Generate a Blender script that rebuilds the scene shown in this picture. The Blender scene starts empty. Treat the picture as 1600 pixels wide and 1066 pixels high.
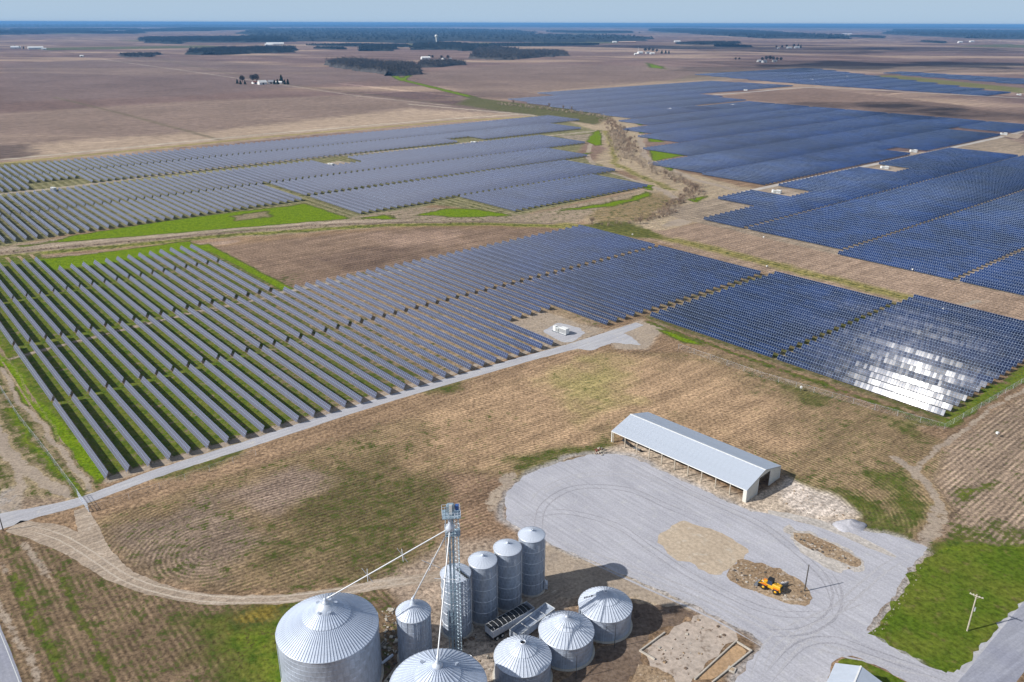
import bpy, bmesh, math, random
import numpy as np
from mathutils import Vector, Matrix
random.seed(7); RNG = np.random.default_rng(7)
C = bpy.context.scene
COL = C.collection
R = math.radians

# ------------------------------------------------------------------ camera, sky, sun, exposure
H = 115.0                       # drone height in metres
FPX = 1244.0                    # focal length for a 1600 px wide frame
PITCH = math.atan(497.0 / FPX)
ROLL = R(0.18)
cam = bpy.data.cameras.new('camera'); camo = bpy.data.objects.new('camera', cam); COL.objects.link(camo)
cam.sensor_width = 36.0; cam.lens = 36.0 * FPX / 1600.0
cam.clip_start = 1.0; cam.clip_end = 200000.0
camo.matrix_world = Matrix.Translation((0, 0, H)) @ Matrix.Rotation(math.pi / 2 - PITCH, 4, 'X') @ Matrix.Rotation(ROLL, 4, 'Z')
C.camera = camo

SUN_AZ, SUN_EL = 253.0, 35.0    # azimuth clockwise from +Y
world = bpy.data.worlds.new('World'); C.world = world; world.use_nodes = True
wn = world.node_tree.nodes; wl = world.node_tree.links; wn.clear()
sky = wn.new('ShaderNodeTexSky'); sky.sky_type = 'NISHITA'; sky.sun_disc = False
sky.sun_elevation = R(SUN_EL); sky.sun_rotation = R(SUN_AZ)
sky.altitude = 300; sky.air_density = 1.15; sky.dust_density = 1.6; sky.ozone_density = 2.5
bg = wn.new('ShaderNodeBackground'); bg.inputs['Strength'].default_value = 0.063
wo = wn.new('ShaderNodeOutputWorld')
tcs = wn.new('ShaderNodeTexCoord'); spx = wn.new('ShaderNodeSeparateXYZ'); wl.new(tcs.outputs['Generated'], spx.inputs[0])
mr = wn.new('ShaderNodeMapRange'); mr.interpolation_type = 'SMOOTHSTEP'; wl.new(spx.outputs['Z'], mr.inputs['Value'])
mr.inputs['From Min'].default_value = -.02; mr.inputs['From Max'].default_value = .30; mr.inputs['To Min'].default_value = .88; mr.inputs['To Max'].default_value = .0
mxs = wn.new('ShaderNodeMix'); mxs.data_type = 'RGBA'; wl.new(mr.outputs[0], mxs.inputs['Factor']); wl.new(sky.outputs[0], mxs.inputs[6]); mxs.inputs[7].default_value = (6.9, 9.3, 12.0, 1)
# thin high veil of cloud over the blue
vn = wn.new('ShaderNodeTexNoise'); vn.inputs['Scale'].default_value = 2.2; vn.inputs['Detail'].default_value = 5; vm = wn.new('ShaderNodeMapping'); vm.inputs['Scale'].default_value = (1, 1, 2.6)
wl.new(tcs.outputs['Generated'], vm.inputs['Vector']); wl.new(vm.outputs[0], vn.inputs['Vector'])
v1 = wn.new('ShaderNodeMapRange'); wl.new(vn.outputs['Fac'], v1.inputs['Value']); v1.inputs['From Min'].default_value = .35; v1.inputs['From Max'].default_value = .65; v1.inputs['To Min'].default_value = .08; v1.inputs['To Max'].default_value = .42
v2 = wn.new('ShaderNodeMapRange'); v2.interpolation_type = 'SMOOTHSTEP'; wl.new(spx.outputs['Z'], v2.inputs['Value']); v2.inputs['From Min'].default_value = .06; v2.inputs['From Max'].default_value = .22
v3 = wn.new('ShaderNodeMath'); v3.operation = 'MULTIPLY'; wl.new(v1.outputs[0], v3.inputs[0]); wl.new(v2.outputs[0], v3.inputs[1])
mxv = wn.new('ShaderNodeMix'); mxv.data_type = 'RGBA'; wl.new(v3.outputs[0], mxv.inputs['Factor']); wl.new(mxs.outputs[2], mxv.inputs[6]); mxv.inputs[7].default_value = (9.5, 10.0, 11.0, 1)
wl.new(mxv.outputs[2], bg.inputs['Color']); wl.new(bg.outputs[0], wo.inputs['Surface'])
sun = bpy.data.lights.new('sun', 'SUN'); sun.energy = 5.0; sun.angle = R(0.55); sun.color = (1.0, 0.955, 0.89)
suno = bpy.data.objects.new('sun', sun); COL.objects.link(suno)
sdir = Vector((math.sin(R(SUN_AZ)) * math.cos(R(SUN_EL)), math.cos(R(SUN_AZ)) * math.cos(R(SUN_EL)), math.sin(R(SUN_EL))))
suno.rotation_euler = sdir.to_track_quat('Z', 'Y').to_euler(); suno.location = (0, 0, 300)
C.view_settings.view_transform = 'Standard'; C.view_settings.look = 'None'
C.view_settings.exposure = 0.12; C.view_settings.gamma = 1.0; C.view_settings.use_curve_mapping = False
C.render.engine = 'CYCLES'
C.cycles.max_bounces = 5; C.cycles.diffuse_bounces = 2; C.cycles.glossy_bounces = 3
C.cycles.transmission_bounces = 2; C.cycles.volume_bounces = 0; C.cycles.transparent_max_bounces = 6
C.cycles.sample_clamp_indirect = 4.0

# ------------------------------------------------------------------ survey: photo point -> place on level ground
def G(px, py, z=0.0):
    x = px - 800.0; y = py - 533.0
    c, s = math.cos(ROLL), math.sin(ROLL); x, y = c * x + s * y, -s * x + c * y
    d = np.array([x, FPX * math.cos(PITCH) - y * math.sin(PITCH), -FPX * math.sin(PITCH) - y * math.cos(PITCH)])
    t = (z - H) / d[2]
    return np.array([d[0] * t, d[1] * t])
AZ = R(-40.4)                   # direction of the panel rows
EU = np.array([math.sin(AZ), math.cos(AZ)]); EV = np.array([math.cos(AZ), -math.sin(AZ)])
def UV(u, v): return u * EU + v * EV
def uvof(px, py): p = G(px, py); return float(p @ EU), float(p @ EV)
ROTU = math.atan2(EU[1], EU[0])

# ------------------------------------------------------------------ numpy value noise
_LAT = RNG.random((256, 256))
def vnoise(x, y):
    xi = np.floor(x).astype(int); yi = np.floor(y).astype(int); fx = x - xi; fy = y - yi
    fx = fx * fx * (3 - 2 * fx); fy = fy * fy * (3 - 2 * fy)
    a = _LAT[xi & 255, yi & 255]; b = _LAT[(xi + 1) & 255, yi & 255]
    c = _LAT[xi & 255, (yi + 1) & 255]; d = _LAT[(xi + 1) & 255, (yi + 1) & 255]
    return (a * (1 - fx) + b * fx) * (1 - fy) + (c * (1 - fx) + d * fx) * fy
def fbm(x, y, o=4):
    s = 0; a = .5; t = 0
    for k in range(o):
        s = s + a * vnoise(x * 2 ** k + 17.3 * k, y * 2 ** k + 5.1 * k); t += a; a *= .5
    return s / t

# ------------------------------------------------------------------ object helpers
def tag(o, label=None, cat=None, group=None, kind=None):
    if label: o['label'] = label
    if cat: o['category'] = cat
    if group: o['group'] = group
    if kind: o['kind'] = kind
    return o
def empty(name, loc, rz=0.0, label=None, cat=None, group=None):
    o = bpy.data.objects.new(name, None); COL.objects.link(o)
    o.location = loc; o.rotation_euler = (0, 0, rz); o.empty_display_size = 0.5
    return tag(o, label, cat, group)
def link(name, me, parent=None, loc=None, rz=None, kind=None):
    o = bpy.data.objects.new(name, me); COL.objects.link(o)
    if parent is not None: o.parent = parent
    if loc is not None: o.location = loc
    if rz is not None: o.rotation_euler = (0, 0, rz)
    if kind: o['kind'] = kind
    return o
def children(o): return [c for c in COL.objects if c.parent == o]
class MB:
    def __init__(s): s.v = []; s.f = []; s.mi = []; s.mats = []; s.m = 0; s.sm = False; s.smf = []
    def mat(s, m):
        if m not in s.mats: s.mats.append(m)
        s.m = s.mats.index(m); return s
    def add(s, vs, fs, smooth=False):
        o = len(s.v); s.v += [tuple(x) for x in vs]
        for f in fs: s.f.append(tuple(o + i for i in f)); s.mi.append(s.m); s.smf.append(smooth)
        return s
    def box(s, x0, x1, y0, y1, z0, z1, M=None):
        vs = [(x, y, z) for x in (x0, x1) for y in (y0, y1) for z in (z0, z1)]
        if M is not None: vs = [tuple(M @ Vector(p)) for p in vs]
        return s.add(vs, [(0, 1, 3, 2), (4, 6, 7, 5), (0, 4, 5, 1), (2, 3, 7, 6), (0, 2, 6, 4), (1, 5, 7, 3)])
    def tube(s, a, b, r, r2=None, n=8, caps=True):
        a = Vector(a); b = Vector(b); r2 = r if r2 is None else r2; d = (b - a)
        if d.length < 1e-6: return s
        q = d.to_track_quat('Z', 'Y'); vs = []
        for P, rr in ((a, r), (b, r2)):
            for i in range(n):
                t = 2 * math.pi * i / n; vs.append(P + q @ Vector((rr * math.cos(t), rr * math.sin(t), 0)))
        fs = [(i, (i + 1) % n, n + (i + 1) % n, n + i) for i in range(n)]
        s.add(vs, fs, n > 6)
        if caps: s.add(vs[:n], [tuple(range(n - 1, -1, -1))]); s.add(vs[n:], [tuple(range(n))])
        return s
    def lathe(s, prof, n=32, a0=0.0, a1=2 * math.pi, c=(0, 0)):
        full = abs(a1 - a0 - 2 * math.pi) < 1e-6; k = n if full else n + 1; vs = []
        for (r, z) in prof:
            for i in range(k):
                t = a0 + (a1 - a0) * i / n; vs.append((c[0] + r * math.cos(t), c[1] + r * math.sin(t), z))
        fs = []
        for j in range(len(prof) - 1):
            for i in range(n):
                i2 = (i + 1) % k; fs.append((j * k + i, j * k + i2, (j + 1) * k + i2, (j + 1) * k + i))
        return s.add(vs, fs, True)
    def mesh(s, name):
        me = bpy.data.meshes.new(name); me.from_pydata(s.v, [], s.f)
        for m in s.mats: me.materials.append(m)
        me.polygons.foreach_set('material_index', s.mi); me.polygons.foreach_set('use_smooth', s.smf); me.update()
        return me
    def build(s, name, parent=None, loc=None, rz=None, kind=None): return link(name, s.mesh(name), parent, loc, rz, kind)
def mb(m): return MB().mat(m)
def npmesh(name, V, F, mats, mi=None):
    """V (n,3), F (m,3|4) arrays"""
    me = bpy.data.meshes.new(name); n = F.shape[1]
    me.vertices.add(len(V)); me.vertices.foreach_set('co', V.astype(np.float32).ravel())
    me.loops.add(F.size); me.loops.foreach_set('vertex_index', F.astype(np.int32).ravel())
    me.polygons.add(len(F)); me.polygons.foreach_set('loop_start', (np.arange(len(F)) * n).astype(np.int32))
    me.polygons.foreach_set('loop_total', np.full(len(F), n, np.int32))
    for m in mats: me.materials.append(m)
    if mi is not None: me.polygons.foreach_set('material_index', mi.astype(np.int32))
    me.update(calc_edges=True); return me

# ------------------------------------------------------------------ materials
class NT:
    def __init__(s, name):
        s.m = bpy.data.materials.new(name); s.m.use_nodes = True; s.t = s.m.node_tree; s.n = s.t.nodes; s.l = s.t.links
        s.b = s.n['Principled BSDF']
    def new(s, t, **k):
        n = s.n.new(t)
        for a, b in k.items(): setattr(n, a, b)
        return n
    def set(s, sock, v):
        if hasattr(v, 'is_output') or isinstance(v, bpy.types.NodeSocket): s.l.new(v, sock)
        else: sock.default_value = v
    def pos(s): return s.new('ShaderNodeNewGeometry').outputs['Position']
    def noise(s, vec, scale, detail=4, rough=.55, dist=0.0):
        n = s.new('ShaderNodeTexNoise'); s.l.new(vec, n.inputs['Vector']); n.inputs['Scale'].default_value = scale
        n.inputs['Detail'].default_value = detail; n.inputs['Roughness'].default_value = rough; n.inputs['Distortion'].default_value = dist
        return n.outputs['Fac']
    def math(s, op, a, b=0.0, c=0.0, clamp=False):
        n = s.new('ShaderNodeMath', operation=op, use_clamp=clamp)
        for i, x in enumerate((a, b, c)): s.set(n.inputs[i], x)
        return n.outputs[0]
    def ramp(s, v, lo, hi, a=0.0, b=1.0):
        n = s.new('ShaderNodeMapRange', interpolation_type='SMOOTHSTEP'); s.set(n.inputs['Value'], v)
        for k, x in (('From Min', lo), ('From Max', hi), ('To Min', a), ('To Max', b)): s.set(n.inputs[k], x)
        return n.outputs['Result']
    def mix(s, f, a, b, blend='MIX'):
        n = s.new('ShaderNodeMix', data_type='RGBA', blend_type=blend); s.set(n.inputs['Factor'], f)
        s.set(n.inputs['A'] if 0 else n.inputs[6], a if not isinstance(a, tuple) else (*a, 1)); s.set(n.inputs[7], b if not isinstance(b, tuple) else (*b, 1))
        return n.outputs[2]
    def scale(s, col, f):
        n = s.new('ShaderNodeVectorMath', operation='SCALE'); s.l.new(col, n.inputs[0]); s.set(n.inputs['Scale'], f); return n.outputs[0]
    def mapping(s, vec, rz=0.0, sc=(1, 1, 1)):
        n = s.new('ShaderNodeMapping', vector_type='TEXTURE'); s.l.new(vec, n.inputs['Vector']); n.inputs['Rotation'].default_value = (0, 0, -rz); n.inputs['Scale'].default_value = tuple(1 / k for k in sc)
        return n.outputs[0]
    def bump(s, h, strength=.5, dist=.1):
        n = s.new('ShaderNodeBump'); s.l.new(h, n.inputs['Height']); n.inputs['Strength'].default_value = strength; n.inputs['Distance'].default_value = dist
        s.l.new(n.outputs[0], s.b.inputs['Normal'])
    def done(s, col=None, rough=None, metal=None, spec=None):
        if col is not None: s.set(s.b.inputs['Base Color'], (*col, 1) if isinstance(col, tuple) else col)
        if rough is not None: s.set(s.b.inputs['Roughness'], rough)
        if metal is not None: s.set(s.b.inputs['Metallic'], metal)
        if spec is not None: s.set(s.b.inputs['Specular IOR Level'], spec)
        return s.m
def simple(name, col, rough=.6, metal=0.0, var=.25, sc=3.0, spec=.4):
    t = NT(name); tc = t.new('ShaderNodeTexCoord').outputs['Object']
    n = t.noise(tc, sc, 6, .65); n2 = t.noise(tc, sc * .17, 3)
    f = t.math('MULTIPLY', t.ramp(n, .25, .75, 1 - var, 1 + var * .6), t.ramp(n2, .3, .7, 1 - var * .5, 1 + var * .3))
    c = t.mix(1.0, (*col,), (1, 1, 1), 'MULTIPLY'); c = t.scale(c, f)
    return t.done(c, t.ramp(n, .2, .8, max(rough - .12, .05), min(rough + .12, 1)), metal, spec)

def zinc(name, col, rough, rust=.12, metal=.3, k=1.0):
    t = NT(name); g = t.new('ShaderNodeTexCoord').outputs['Object']
    n = t.noise(t.mapping(g, 0, (1.2, 1.2, .12)), 1.6, 6, .7); n2 = t.noise(g, .35, 4); n3 = t.noise(g, 7, 4)
    f = t.math('MULTIPLY', t.ramp(n, .25, .75, 1 - .26 * k, 1 + .12 * k), t.ramp(n2, .3, .7, 1 - .14 * k, 1 + .08 * k)); f = t.math('MULTIPLY', f, t.ramp(n3, .3, .7, .94, 1.05))
    c = t.scale(t.mix(0.0, col, col), f)
    c = t.mix(t.math('MULTIPLY', t.ramp(n, .66, .82), rust), c, (.25, .17, .11))
    geo = t.new('ShaderNodeNewGeometry').outputs['Position']
    return t.done(c, t.ramp(n3, .2, .8, rough - .08, rough + .1), metal, .5)
M = {}
M['zinc'] = zinc('galvanized_wall', (.47, .54, .66), .40)
M['zinc_roof'] = zinc('galvanized_roof', (.60, .67, .79), .38, .04, .22, .45)
M['zinc_old'] = zinc('weathered_galvanized_wall', (.42, .48, .58), .42, .15)
M['zinc_light'] = zinc('bright_galvanized', (.64, .70, .80), .38, .03, .22, .4)
M['hoop'] = simple('hoop_steel', (.68, .72, .78), .45, .1)
M['white'] = simple('white_paint', (.78, .79, .78), .45, 0, .08)
M['offwhite'] = simple('chalky_white_paint', (.62, .64, .64), .6, 0, .12)
M['pipe'] = simple('spout_pipe_metal', (.60, .62, .65), .4, .2, .08)
M['black'] = simple('black_tarp', (.02, .022, .026), .55, 0, .3)
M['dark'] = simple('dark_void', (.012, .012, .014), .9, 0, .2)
M['rubber'] = simple('tyre_rubber', (.02, .02, .02), .8, 0, .2)
M['steel'] = simple('grey_steel', (.28, .31, .35), .45, .6)
M['towermetal'] = simple('tower_metal', (.36, .47, .55), .45, .4, .15)
M['darksteel'] = simple('dark_steel', (.07, .075, .08), .5, .4)
M['yellow'] = simple('yellow_paint', (.72, .40, .02), .4, 0, .18)
M['orange'] = simple('orange_paint', (.75, .20, .02), .4, 0, .15)
M['glass'] = simple('cab_glass', (.02, .04, .09), .08, 0, .1, spec=.8)
M['wood'] = simple('weathered_wood', (.27, .24, .20), .8, 0, .3)
M['palewood'] = simple('pale_wood', (.50, .45, .37), .8, 0, .25)
M['darkwood'] = simple('dark_wood', (.09, .08, .07), .8, 0, .3)
M['concrete'] = simple('concrete_curb', (.48, .44, .38), .85, 0, .2)
M['cream'] = simple('cream_siding', (.66, .65, .60), .6, 0, .1)
M['shedroof'] = simple('shed_roof_metal', (.57, .63, .72), .38, .25, .05, 1.0)
M['paint_mark'] = simple('dark_lettering', (.08, .08, .09), .6)
M['redbrown'] = simple('redbrown_paint', (.25, .09, .06), .7)
M['roofgrey'] = simple('grey_roofing', (.30, .31, .34), .6)
M['bark'] = simple('bark', (.13, .10, .08), .9, 0, .3)
M['evergreen'] = simple('evergreen_foliage', (.025, .05, .025), .9, 0, .5, .4, .1)
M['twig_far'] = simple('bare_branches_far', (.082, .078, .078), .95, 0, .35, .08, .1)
M['twig'] = simple('bare_branches', (.30, .22, .16), .95, 0, .4, .3, .1)
M['twig2'] = simple('pale_bare_branches', (.42, .34, .26), .95, 0, .4, .3, .1)
M['aluminium'] = simple('aluminium_frame', (.62, .64, .67), .4, .3, .06)
M['blue'] = simple('blue_paint', (.05, .12, .35), .5)

# panel glass: dark cells under glass
t = NT('solar_glass'); geo = t.new('ShaderNodeNewGeometry')
wn_ = t.new('ShaderNodeTexWhiteNoise'); wn_.noise_dimensions = '3D'
sn = t.new('ShaderNodeVectorMath', operation='SNAP'); t.l.new(geo.outputs['Position'], sn.inputs[0]); sn.inputs[1].default_value = (2, 2, 50)
t.l.new(sn.outputs[0], wn_.inputs['Vector'])
pv = t.noise(geo.outputs['Position'], .045, 5, .75)
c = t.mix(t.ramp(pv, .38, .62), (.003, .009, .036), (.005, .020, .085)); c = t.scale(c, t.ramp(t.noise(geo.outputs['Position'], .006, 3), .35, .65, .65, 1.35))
lw = t.new('ShaderNodeLayerWeight'); lw.inputs['Blend'].default_value = .5      # slant sheen of pale sky painted into the base colour as lilac
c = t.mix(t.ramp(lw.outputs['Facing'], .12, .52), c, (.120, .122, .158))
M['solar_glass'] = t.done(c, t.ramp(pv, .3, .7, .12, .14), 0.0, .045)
t = NT('solar_backsheet'); M['backsheet'] = t.done((.27, .36, .53), .5, 0.0, .3)

GRASS = (.112, .158, .018)
# the ground
def ground_material():
    t = NT('ground_soil_and_grass'); P = t.pos()
    base = t.new('ShaderNodeAttribute', attribute_name='base').outputs['Color']
    wA = t.new('ShaderNodeAttribute', attribute_name='w'); sp = t.new('ShaderNodeSeparateColor'); t.l.new(wA.outputs['Color'], sp.inputs[0])
    g, pale, amp = sp.outputs; strip = wA.outputs['Alpha']
    rc = t.new('ShaderNodeAttribute', attribute_name='rowc').outputs['Fac']
    n1 = t.noise(P, 1.1, 8, .72); n2 = t.noise(P, .11, 5, .6); n3 = t.noise(P, .35, 6, .65); n4 = t.noise(t.mapping(P, -math.atan2(EV[1], EV[0]), (.12, 1.2, 1)), .8, 5, .7)
    far = t.noise(P, .006, 6, .6)
    col = t.scale(base, t.math('MULTIPLY', t.ramp(n1, .33, .67, .46, 1.52), t.ramp(n2, .3, .7, .84, 1.16)))
    col = t.scale(col, t.ramp(far, .3, .7, .90, 1.10))
    # crop rows / wheel passes
    ph = t.math('ADD', rc, t.math('MULTIPLY', n3, .22)); s1 = t.math('SINE', t.math('MULTIPLY', ph, 6.2832))
    brk = t.ramp(t.noise(P, .16, 5, .7), .36, .60, .25, 1.0)
    s1 = t.math('MULTIPLY', t.math('MULTIPLY', s1, amp), brk)
    col = t.scale(col, t.math('ADD', 1.0, t.math('MULTIPLY', s1, .40)))
    col = t.scale(col, t.ramp(n4, .34, .66, .86, 1.15)); col = t.scale(col, t.ramp(t.noise(t.mapping(P, -math.atan2(EV[1], EV[0]), (.012, .22, 1)), 1.0, 6, .65), .3, .7, .82, 1.2))
    # pale dust and stubble
    pf = t.ramp(t.math('ADD', pale, t.math('MULTIPLY', t.math('SUBTRACT', t.math('ADD', t.math('MULTIPLY', n3, .6), t.math('MULTIPLY', n1, .4)), .5), 1.5)), .42, .62)
    palec = t.scale(t.mix(t.ramp(n2, .35, .65), (.41, .335, .26), (.34, .28, .225)), t.ramp(n1, .3, .7, .68, 1.2))
    col = t.mix(pf, col, palec)
    # grass
    gn = t.math('ADD', t.math('MULTIPLY', n1, .45), t.math('ADD', t.math('MULTIPLY', n3, .35), t.math('MULTIPLY', n2, .2)))
    gn = t.math('ADD', t.math('MULTIPLY', t.math('SUBTRACT', gn, .5), 5.2), t.math('MULTIPLY', s1, -.12))
    rowpos = t.math('ABSOLUTE', t.math('SUBTRACT', t.math('FRACT', rc), .5))        # solar strips: bare soil under the drip line
    bare = t.math('MULTIPLY', strip, t.ramp(t.math('ADD', rowpos, t.math('MULTIPLY', t.math('SUBTRACT', n3, .5), .10)), .30, .42))
    gg = t.math('SUBTRACT', g, t.math('MULTIPLY', bare, .75))
    gf = t.ramp(t.math('ADD', gg, gn), .40, .68)
    gcol = t.mix(t.ramp(n2, .35, .65), GRASS, (.15, .165, .028)); gcol = t.mix(t.ramp(n3, .45, .7), gcol, (.060, .110, .012))
    gcol = t.mix(t.ramp(g, .80, .98), gcol, t.mix(t.ramp(n3, .4, .65), (.165, .240, .012), (.110, .180, .010)))
    gcol = t.mix(t.ramp(g, .42, .95), t.mix(t.ramp(n3, .4, .65), (.095, .090, .034), (.070, .085, .022)), gcol)
    gcol = t.scale(gcol, t.ramp(n1, .3, .7, .55, 1.4))
    col = t.mix(gf, col, gcol)
    t.bump(t.math('ADD', n1, t.math('MULTIPLY', s1, .12)), .9, .22)
    return t.done(col, 1.0, 0, 0.0)
M['ground'] = ground_material()

def sheet_material(name, colA, colB, colC=None, fine=1.2, streak=0.0, bump=.4, contrast=.25, sang=None):
    t = NT(name); P = t.pos(); n1 = t.noise(P, fine, 8, .7); n2 = t.noise(P, .09, 5, .6); n3 = t.noise(P, .4, 5)
    col = t.mix(t.ramp(n2, .35, .65), colA, colB)
    if colC: col = t.mix(t.ramp(n3, .55, .72), col, colC)
    if streak:
        st = t.noise(t.mapping(P, -(sang if sang is not None else ROTU), (.06, 1.3, 1)), .9, 5, .6, .3)
        col = t.scale(col, t.ramp(st, .3, .7, 1 - streak, 1 + streak))
    col = t.scale(col, t.ramp(n1, .3, .7, 1 - contrast, 1 + contrast * .8))
    t.bump(n1, bump, .08)
    return t.done(col, 1.0, 0, 0.0)
M['gravel'] = sheet_material('gravel_grey', (.39, .39, .43), (.44, .44, .48), (.45, .45, .47), 2.2, .10, .3, .16)
M['roadgravel'] = sheet_material('road_gravel', (.44, .44, .46), (.40, .40, .43), (.50, .48, .46), 2.0, .12, .3, .12, math.atan2(EV[1], EV[0]))
M['asphalt'] = sheet_material('asphalt_grey', (.27, .28, .34), (.31, .32, .37), None, 1.5, .12, .2, .12, math.atan2(EV[1], EV[0]) - .13)
M['asphalt_l'] = sheet_material('asphalt_grey_left', (.27, .28, .34), (.31, .32, .37), None, 1.5, .08, .2, .12)
M['dirt'] = sheet_material('pale_dirt', (.40, .325, .255), (.33, .265, .205), (.46, .39, .32), 1.5, .22, .5, .32, math.atan2(EV[1], EV[0]))
M['sand'] = sheet_material('sandy_slab', (.48, .395, .30), (.43, .35, .265), (.50, .44, .36), 1.2, .08, .4, .2)
M['rubblesoil'] = sheet_material('rubbly_soil', (.27, .19, .12), (.38, .29, .20), (.50, .44, .38), 1.6, 0, .9, .5)
M['darksoil'] = sheet_material('dark_wet_soil', (.16, .115, .085), (.20, .15, .115), (.12, .085, .065), 1.2, 0, .8, .4)
M['padsurf'] = sheet_material('old_concrete_pad', (.46, .385, .325), (.42, .36, .31), (.20, .155, .12), .9, 0, .4, .25)
M['lawn'] = sheet_material('lawn_grass', (.082, .130, .012), (.128, .155, .022), (.150, .135, .045), .9, .14, .9, .46)
M['orangedirt'] = sheet_material('orange_dirt', (.46, .31, .18), (.38, .26, .16), None, 1.2, 0, .5, .25)
M['paleline'] = sheet_material('pale_caliche', (.50, .465, .43), (.42, .385, .35), (.38, .345, .33), 1.2, .15, .5, .3)

# ------------------------------------------------------------------ ground sheet with painted cover (soil, grass, stubble)
def ring_list():
    r = [40.0, 70.0]
    while r[-1] < 60000:
        q = .0042 if r[-1] < 900 else (.0068 if r[-1] < 6000 else .022)
        if r[-1] < 100: q = .02
        r.append(r[-1] * (1 + q))
    return np.array(r)
rr = ring_list()
az_f = np.radians(np.arange(-52, 52.01, .17)); az_c = np.radians(np.concatenate([np.arange(56, 308 + .1, 6)]))
az = np.concatenate([az_f, az_c]); NA = len(az); NR = len(rr)
AA, RR = np.meshgrid(az, rr); GX = (RR * np.sin(AA)).ravel(); GY = (RR * np.cos(AA)).ravel()
GU = GX * EU[0] + GY * EU[1]; GV = GX * EV[0] + GY * EV[1]; GR = RR.ravel()
base = np.zeros((len(GX), 3)); wgt = np.zeros((len(GX), 4)); rowc = GV / 1.6
WX = (fbm(GX / 9, GY / 9, 3) - .5); WY = (fbm(GX / 9 + 50, GY / 9 + 90, 3) - .5)

def sdist(poly, X, Y, closed=True):
    P = np.array(poly); n = len(P); d = np.full(len(X), 1e18); ins = np.zeros(len(X), bool)
    for i in range(n if closed else n - 1):
        a = P[i]; b = P[(i + 1) % n]; e = b - a; l2 = max(e @ e, 1e-9)
        t_ = np.clip(((X - a[0]) * e[0] + (Y - a[1]) * e[1]) / l2, 0, 1)
        d = np.minimum(d, (X - a[0] - t_ * e[0]) ** 2 + (Y - a[1] - t_ * e[1]) ** 2)
        if closed:
            c_ = (a[1] > Y) != (b[1] > Y)
            with np.errstate(divide='ignore', invalid='ignore'):
                xx = (b[0] - a[0]) * (Y - a[1]) / (b[1] - a[1] if b[1] != a[1] else 1e-9) + a[0]
            ins ^= c_ & (X < xx)
    d = np.sqrt(d); return np.where(ins, -d, d) if closed else d
def region(pts, soft=2.0, warp=3.0, closed=True, width=None, uv=False):
    """weight 0..1 of a patch outlined by surveyed photo points"""
    W = np.array([UV(*p) for p in pts]) if uv else np.array([G(*p) for p in pts])
    m = (width or 0) + soft * 2 + warp * 2 + 2
    idx = np.nonzero((GX > W[:, 0].min() - m) & (GX < W[:, 0].max() + m) & (GY > W[:, 1].min() - m) & (GY < W[:, 1].max() + m))[0]
    if len(idx) == 0: return idx, np.zeros(0)
    d = sdist(W, GX[idx] + WX[idx] * warp * 2, GY[idx] + WY[idx] * warp * 2, closed)
    if width is not None: d = d - width
    w = np.clip(.5 - d / (2 * soft), 0, 1); w = w * w * (3 - 2 * w)
    return idx, w
def paint(pts, col=None, g=None, pale=None, amp=None, strip=None, soft=2.0, warp=3.0, closed=True, width=None, uv=False, k=1.0, rows=None):
    idx, w = region(pts, soft, warp, closed, width, uv); w = w * k
    if not len(idx): return
    if col is not None: base[idx] = base[idx] * (1 - w[:, None]) + np.array(col) * w[:, None]
    for j, x in enumerate((g, pale, amp, strip)):
        if x is not None: wgt[idx, j] = wgt[idx, j] * (1 - w) + x * w
    if rows is not None:
        s = w > .5; rowc[idx[s]] = rows(GX[idx[s]], GY[idx[s]])

STUB = (.262, .178, .112)
# far farmland: patchwork aligned to the section grid
cu = np.floor(GU / 420.0 + .35 * np.floor(GV / 830.0)); cv = np.floor(GV / 830.0)
hsh = np.abs(np.sin(cu * 12.9898 + cv * 78.233) * 43758.5453) % 1.0; hs2 = np.abs(np.sin(cu * 39.34 + cv * 11.13) * 24634.6345) % 1.0
farc = np.stack([.165 + .075 * hsh, .116 + .052 * hsh, .108 + .036 * hsh], 1)
streak = fbm(GU / 260 + 3, GV / 60, 4); st2 = fbm(GX / 520 + 9, GY / 170 + 4, 5)
lite = np.clip((st2 - .535) * 7, 0, 1)[:, None] * np.clip((GR - 300) / 500, 0, 1)[:, None]
farc = farc * (.70 + .60 * streak[:, None]) * (1 - lite) + np.array((.36, .265, .20)) * lite
du = GU / 420.0 + .35 * np.floor(GV / 830.0) - cu; dv = GV / 830.0 - cv
edge = (np.minimum(du, 1 - du) * 420 < 7 + GR * .0012) | (np.minimum(dv, 1 - dv) * 830 < 7 + GR * .0012); edge &= (GR > 900) & (hsh > .25)
farc[edge] = farc[edge] * np.where(hs2[edge, None] > .5, .66, 1.45)
green_f = (hs2 > .93) & (GR > 2500)
farc[green_f] = np.array((.13, .13, .07)) * (.8 + .4 * streak[green_f, None])
nearw = np.clip((900 - GR) / 300, 0, 1)[:, None]
base[:] = farc * (1 - nearw) + np.array(STUB) * nearw * (.78 + .44 * fbm(GX / 40, GY / 40, 4)[:, None])
wgt[:, 2] = np.where(GR < 1500, .35, .1); rowc[:] = GU / 2.4
# narrow tracks along the field edges
LIN = lambda pts, wid, **k: paint(pts, closed=False, width=wid, **k)
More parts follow.
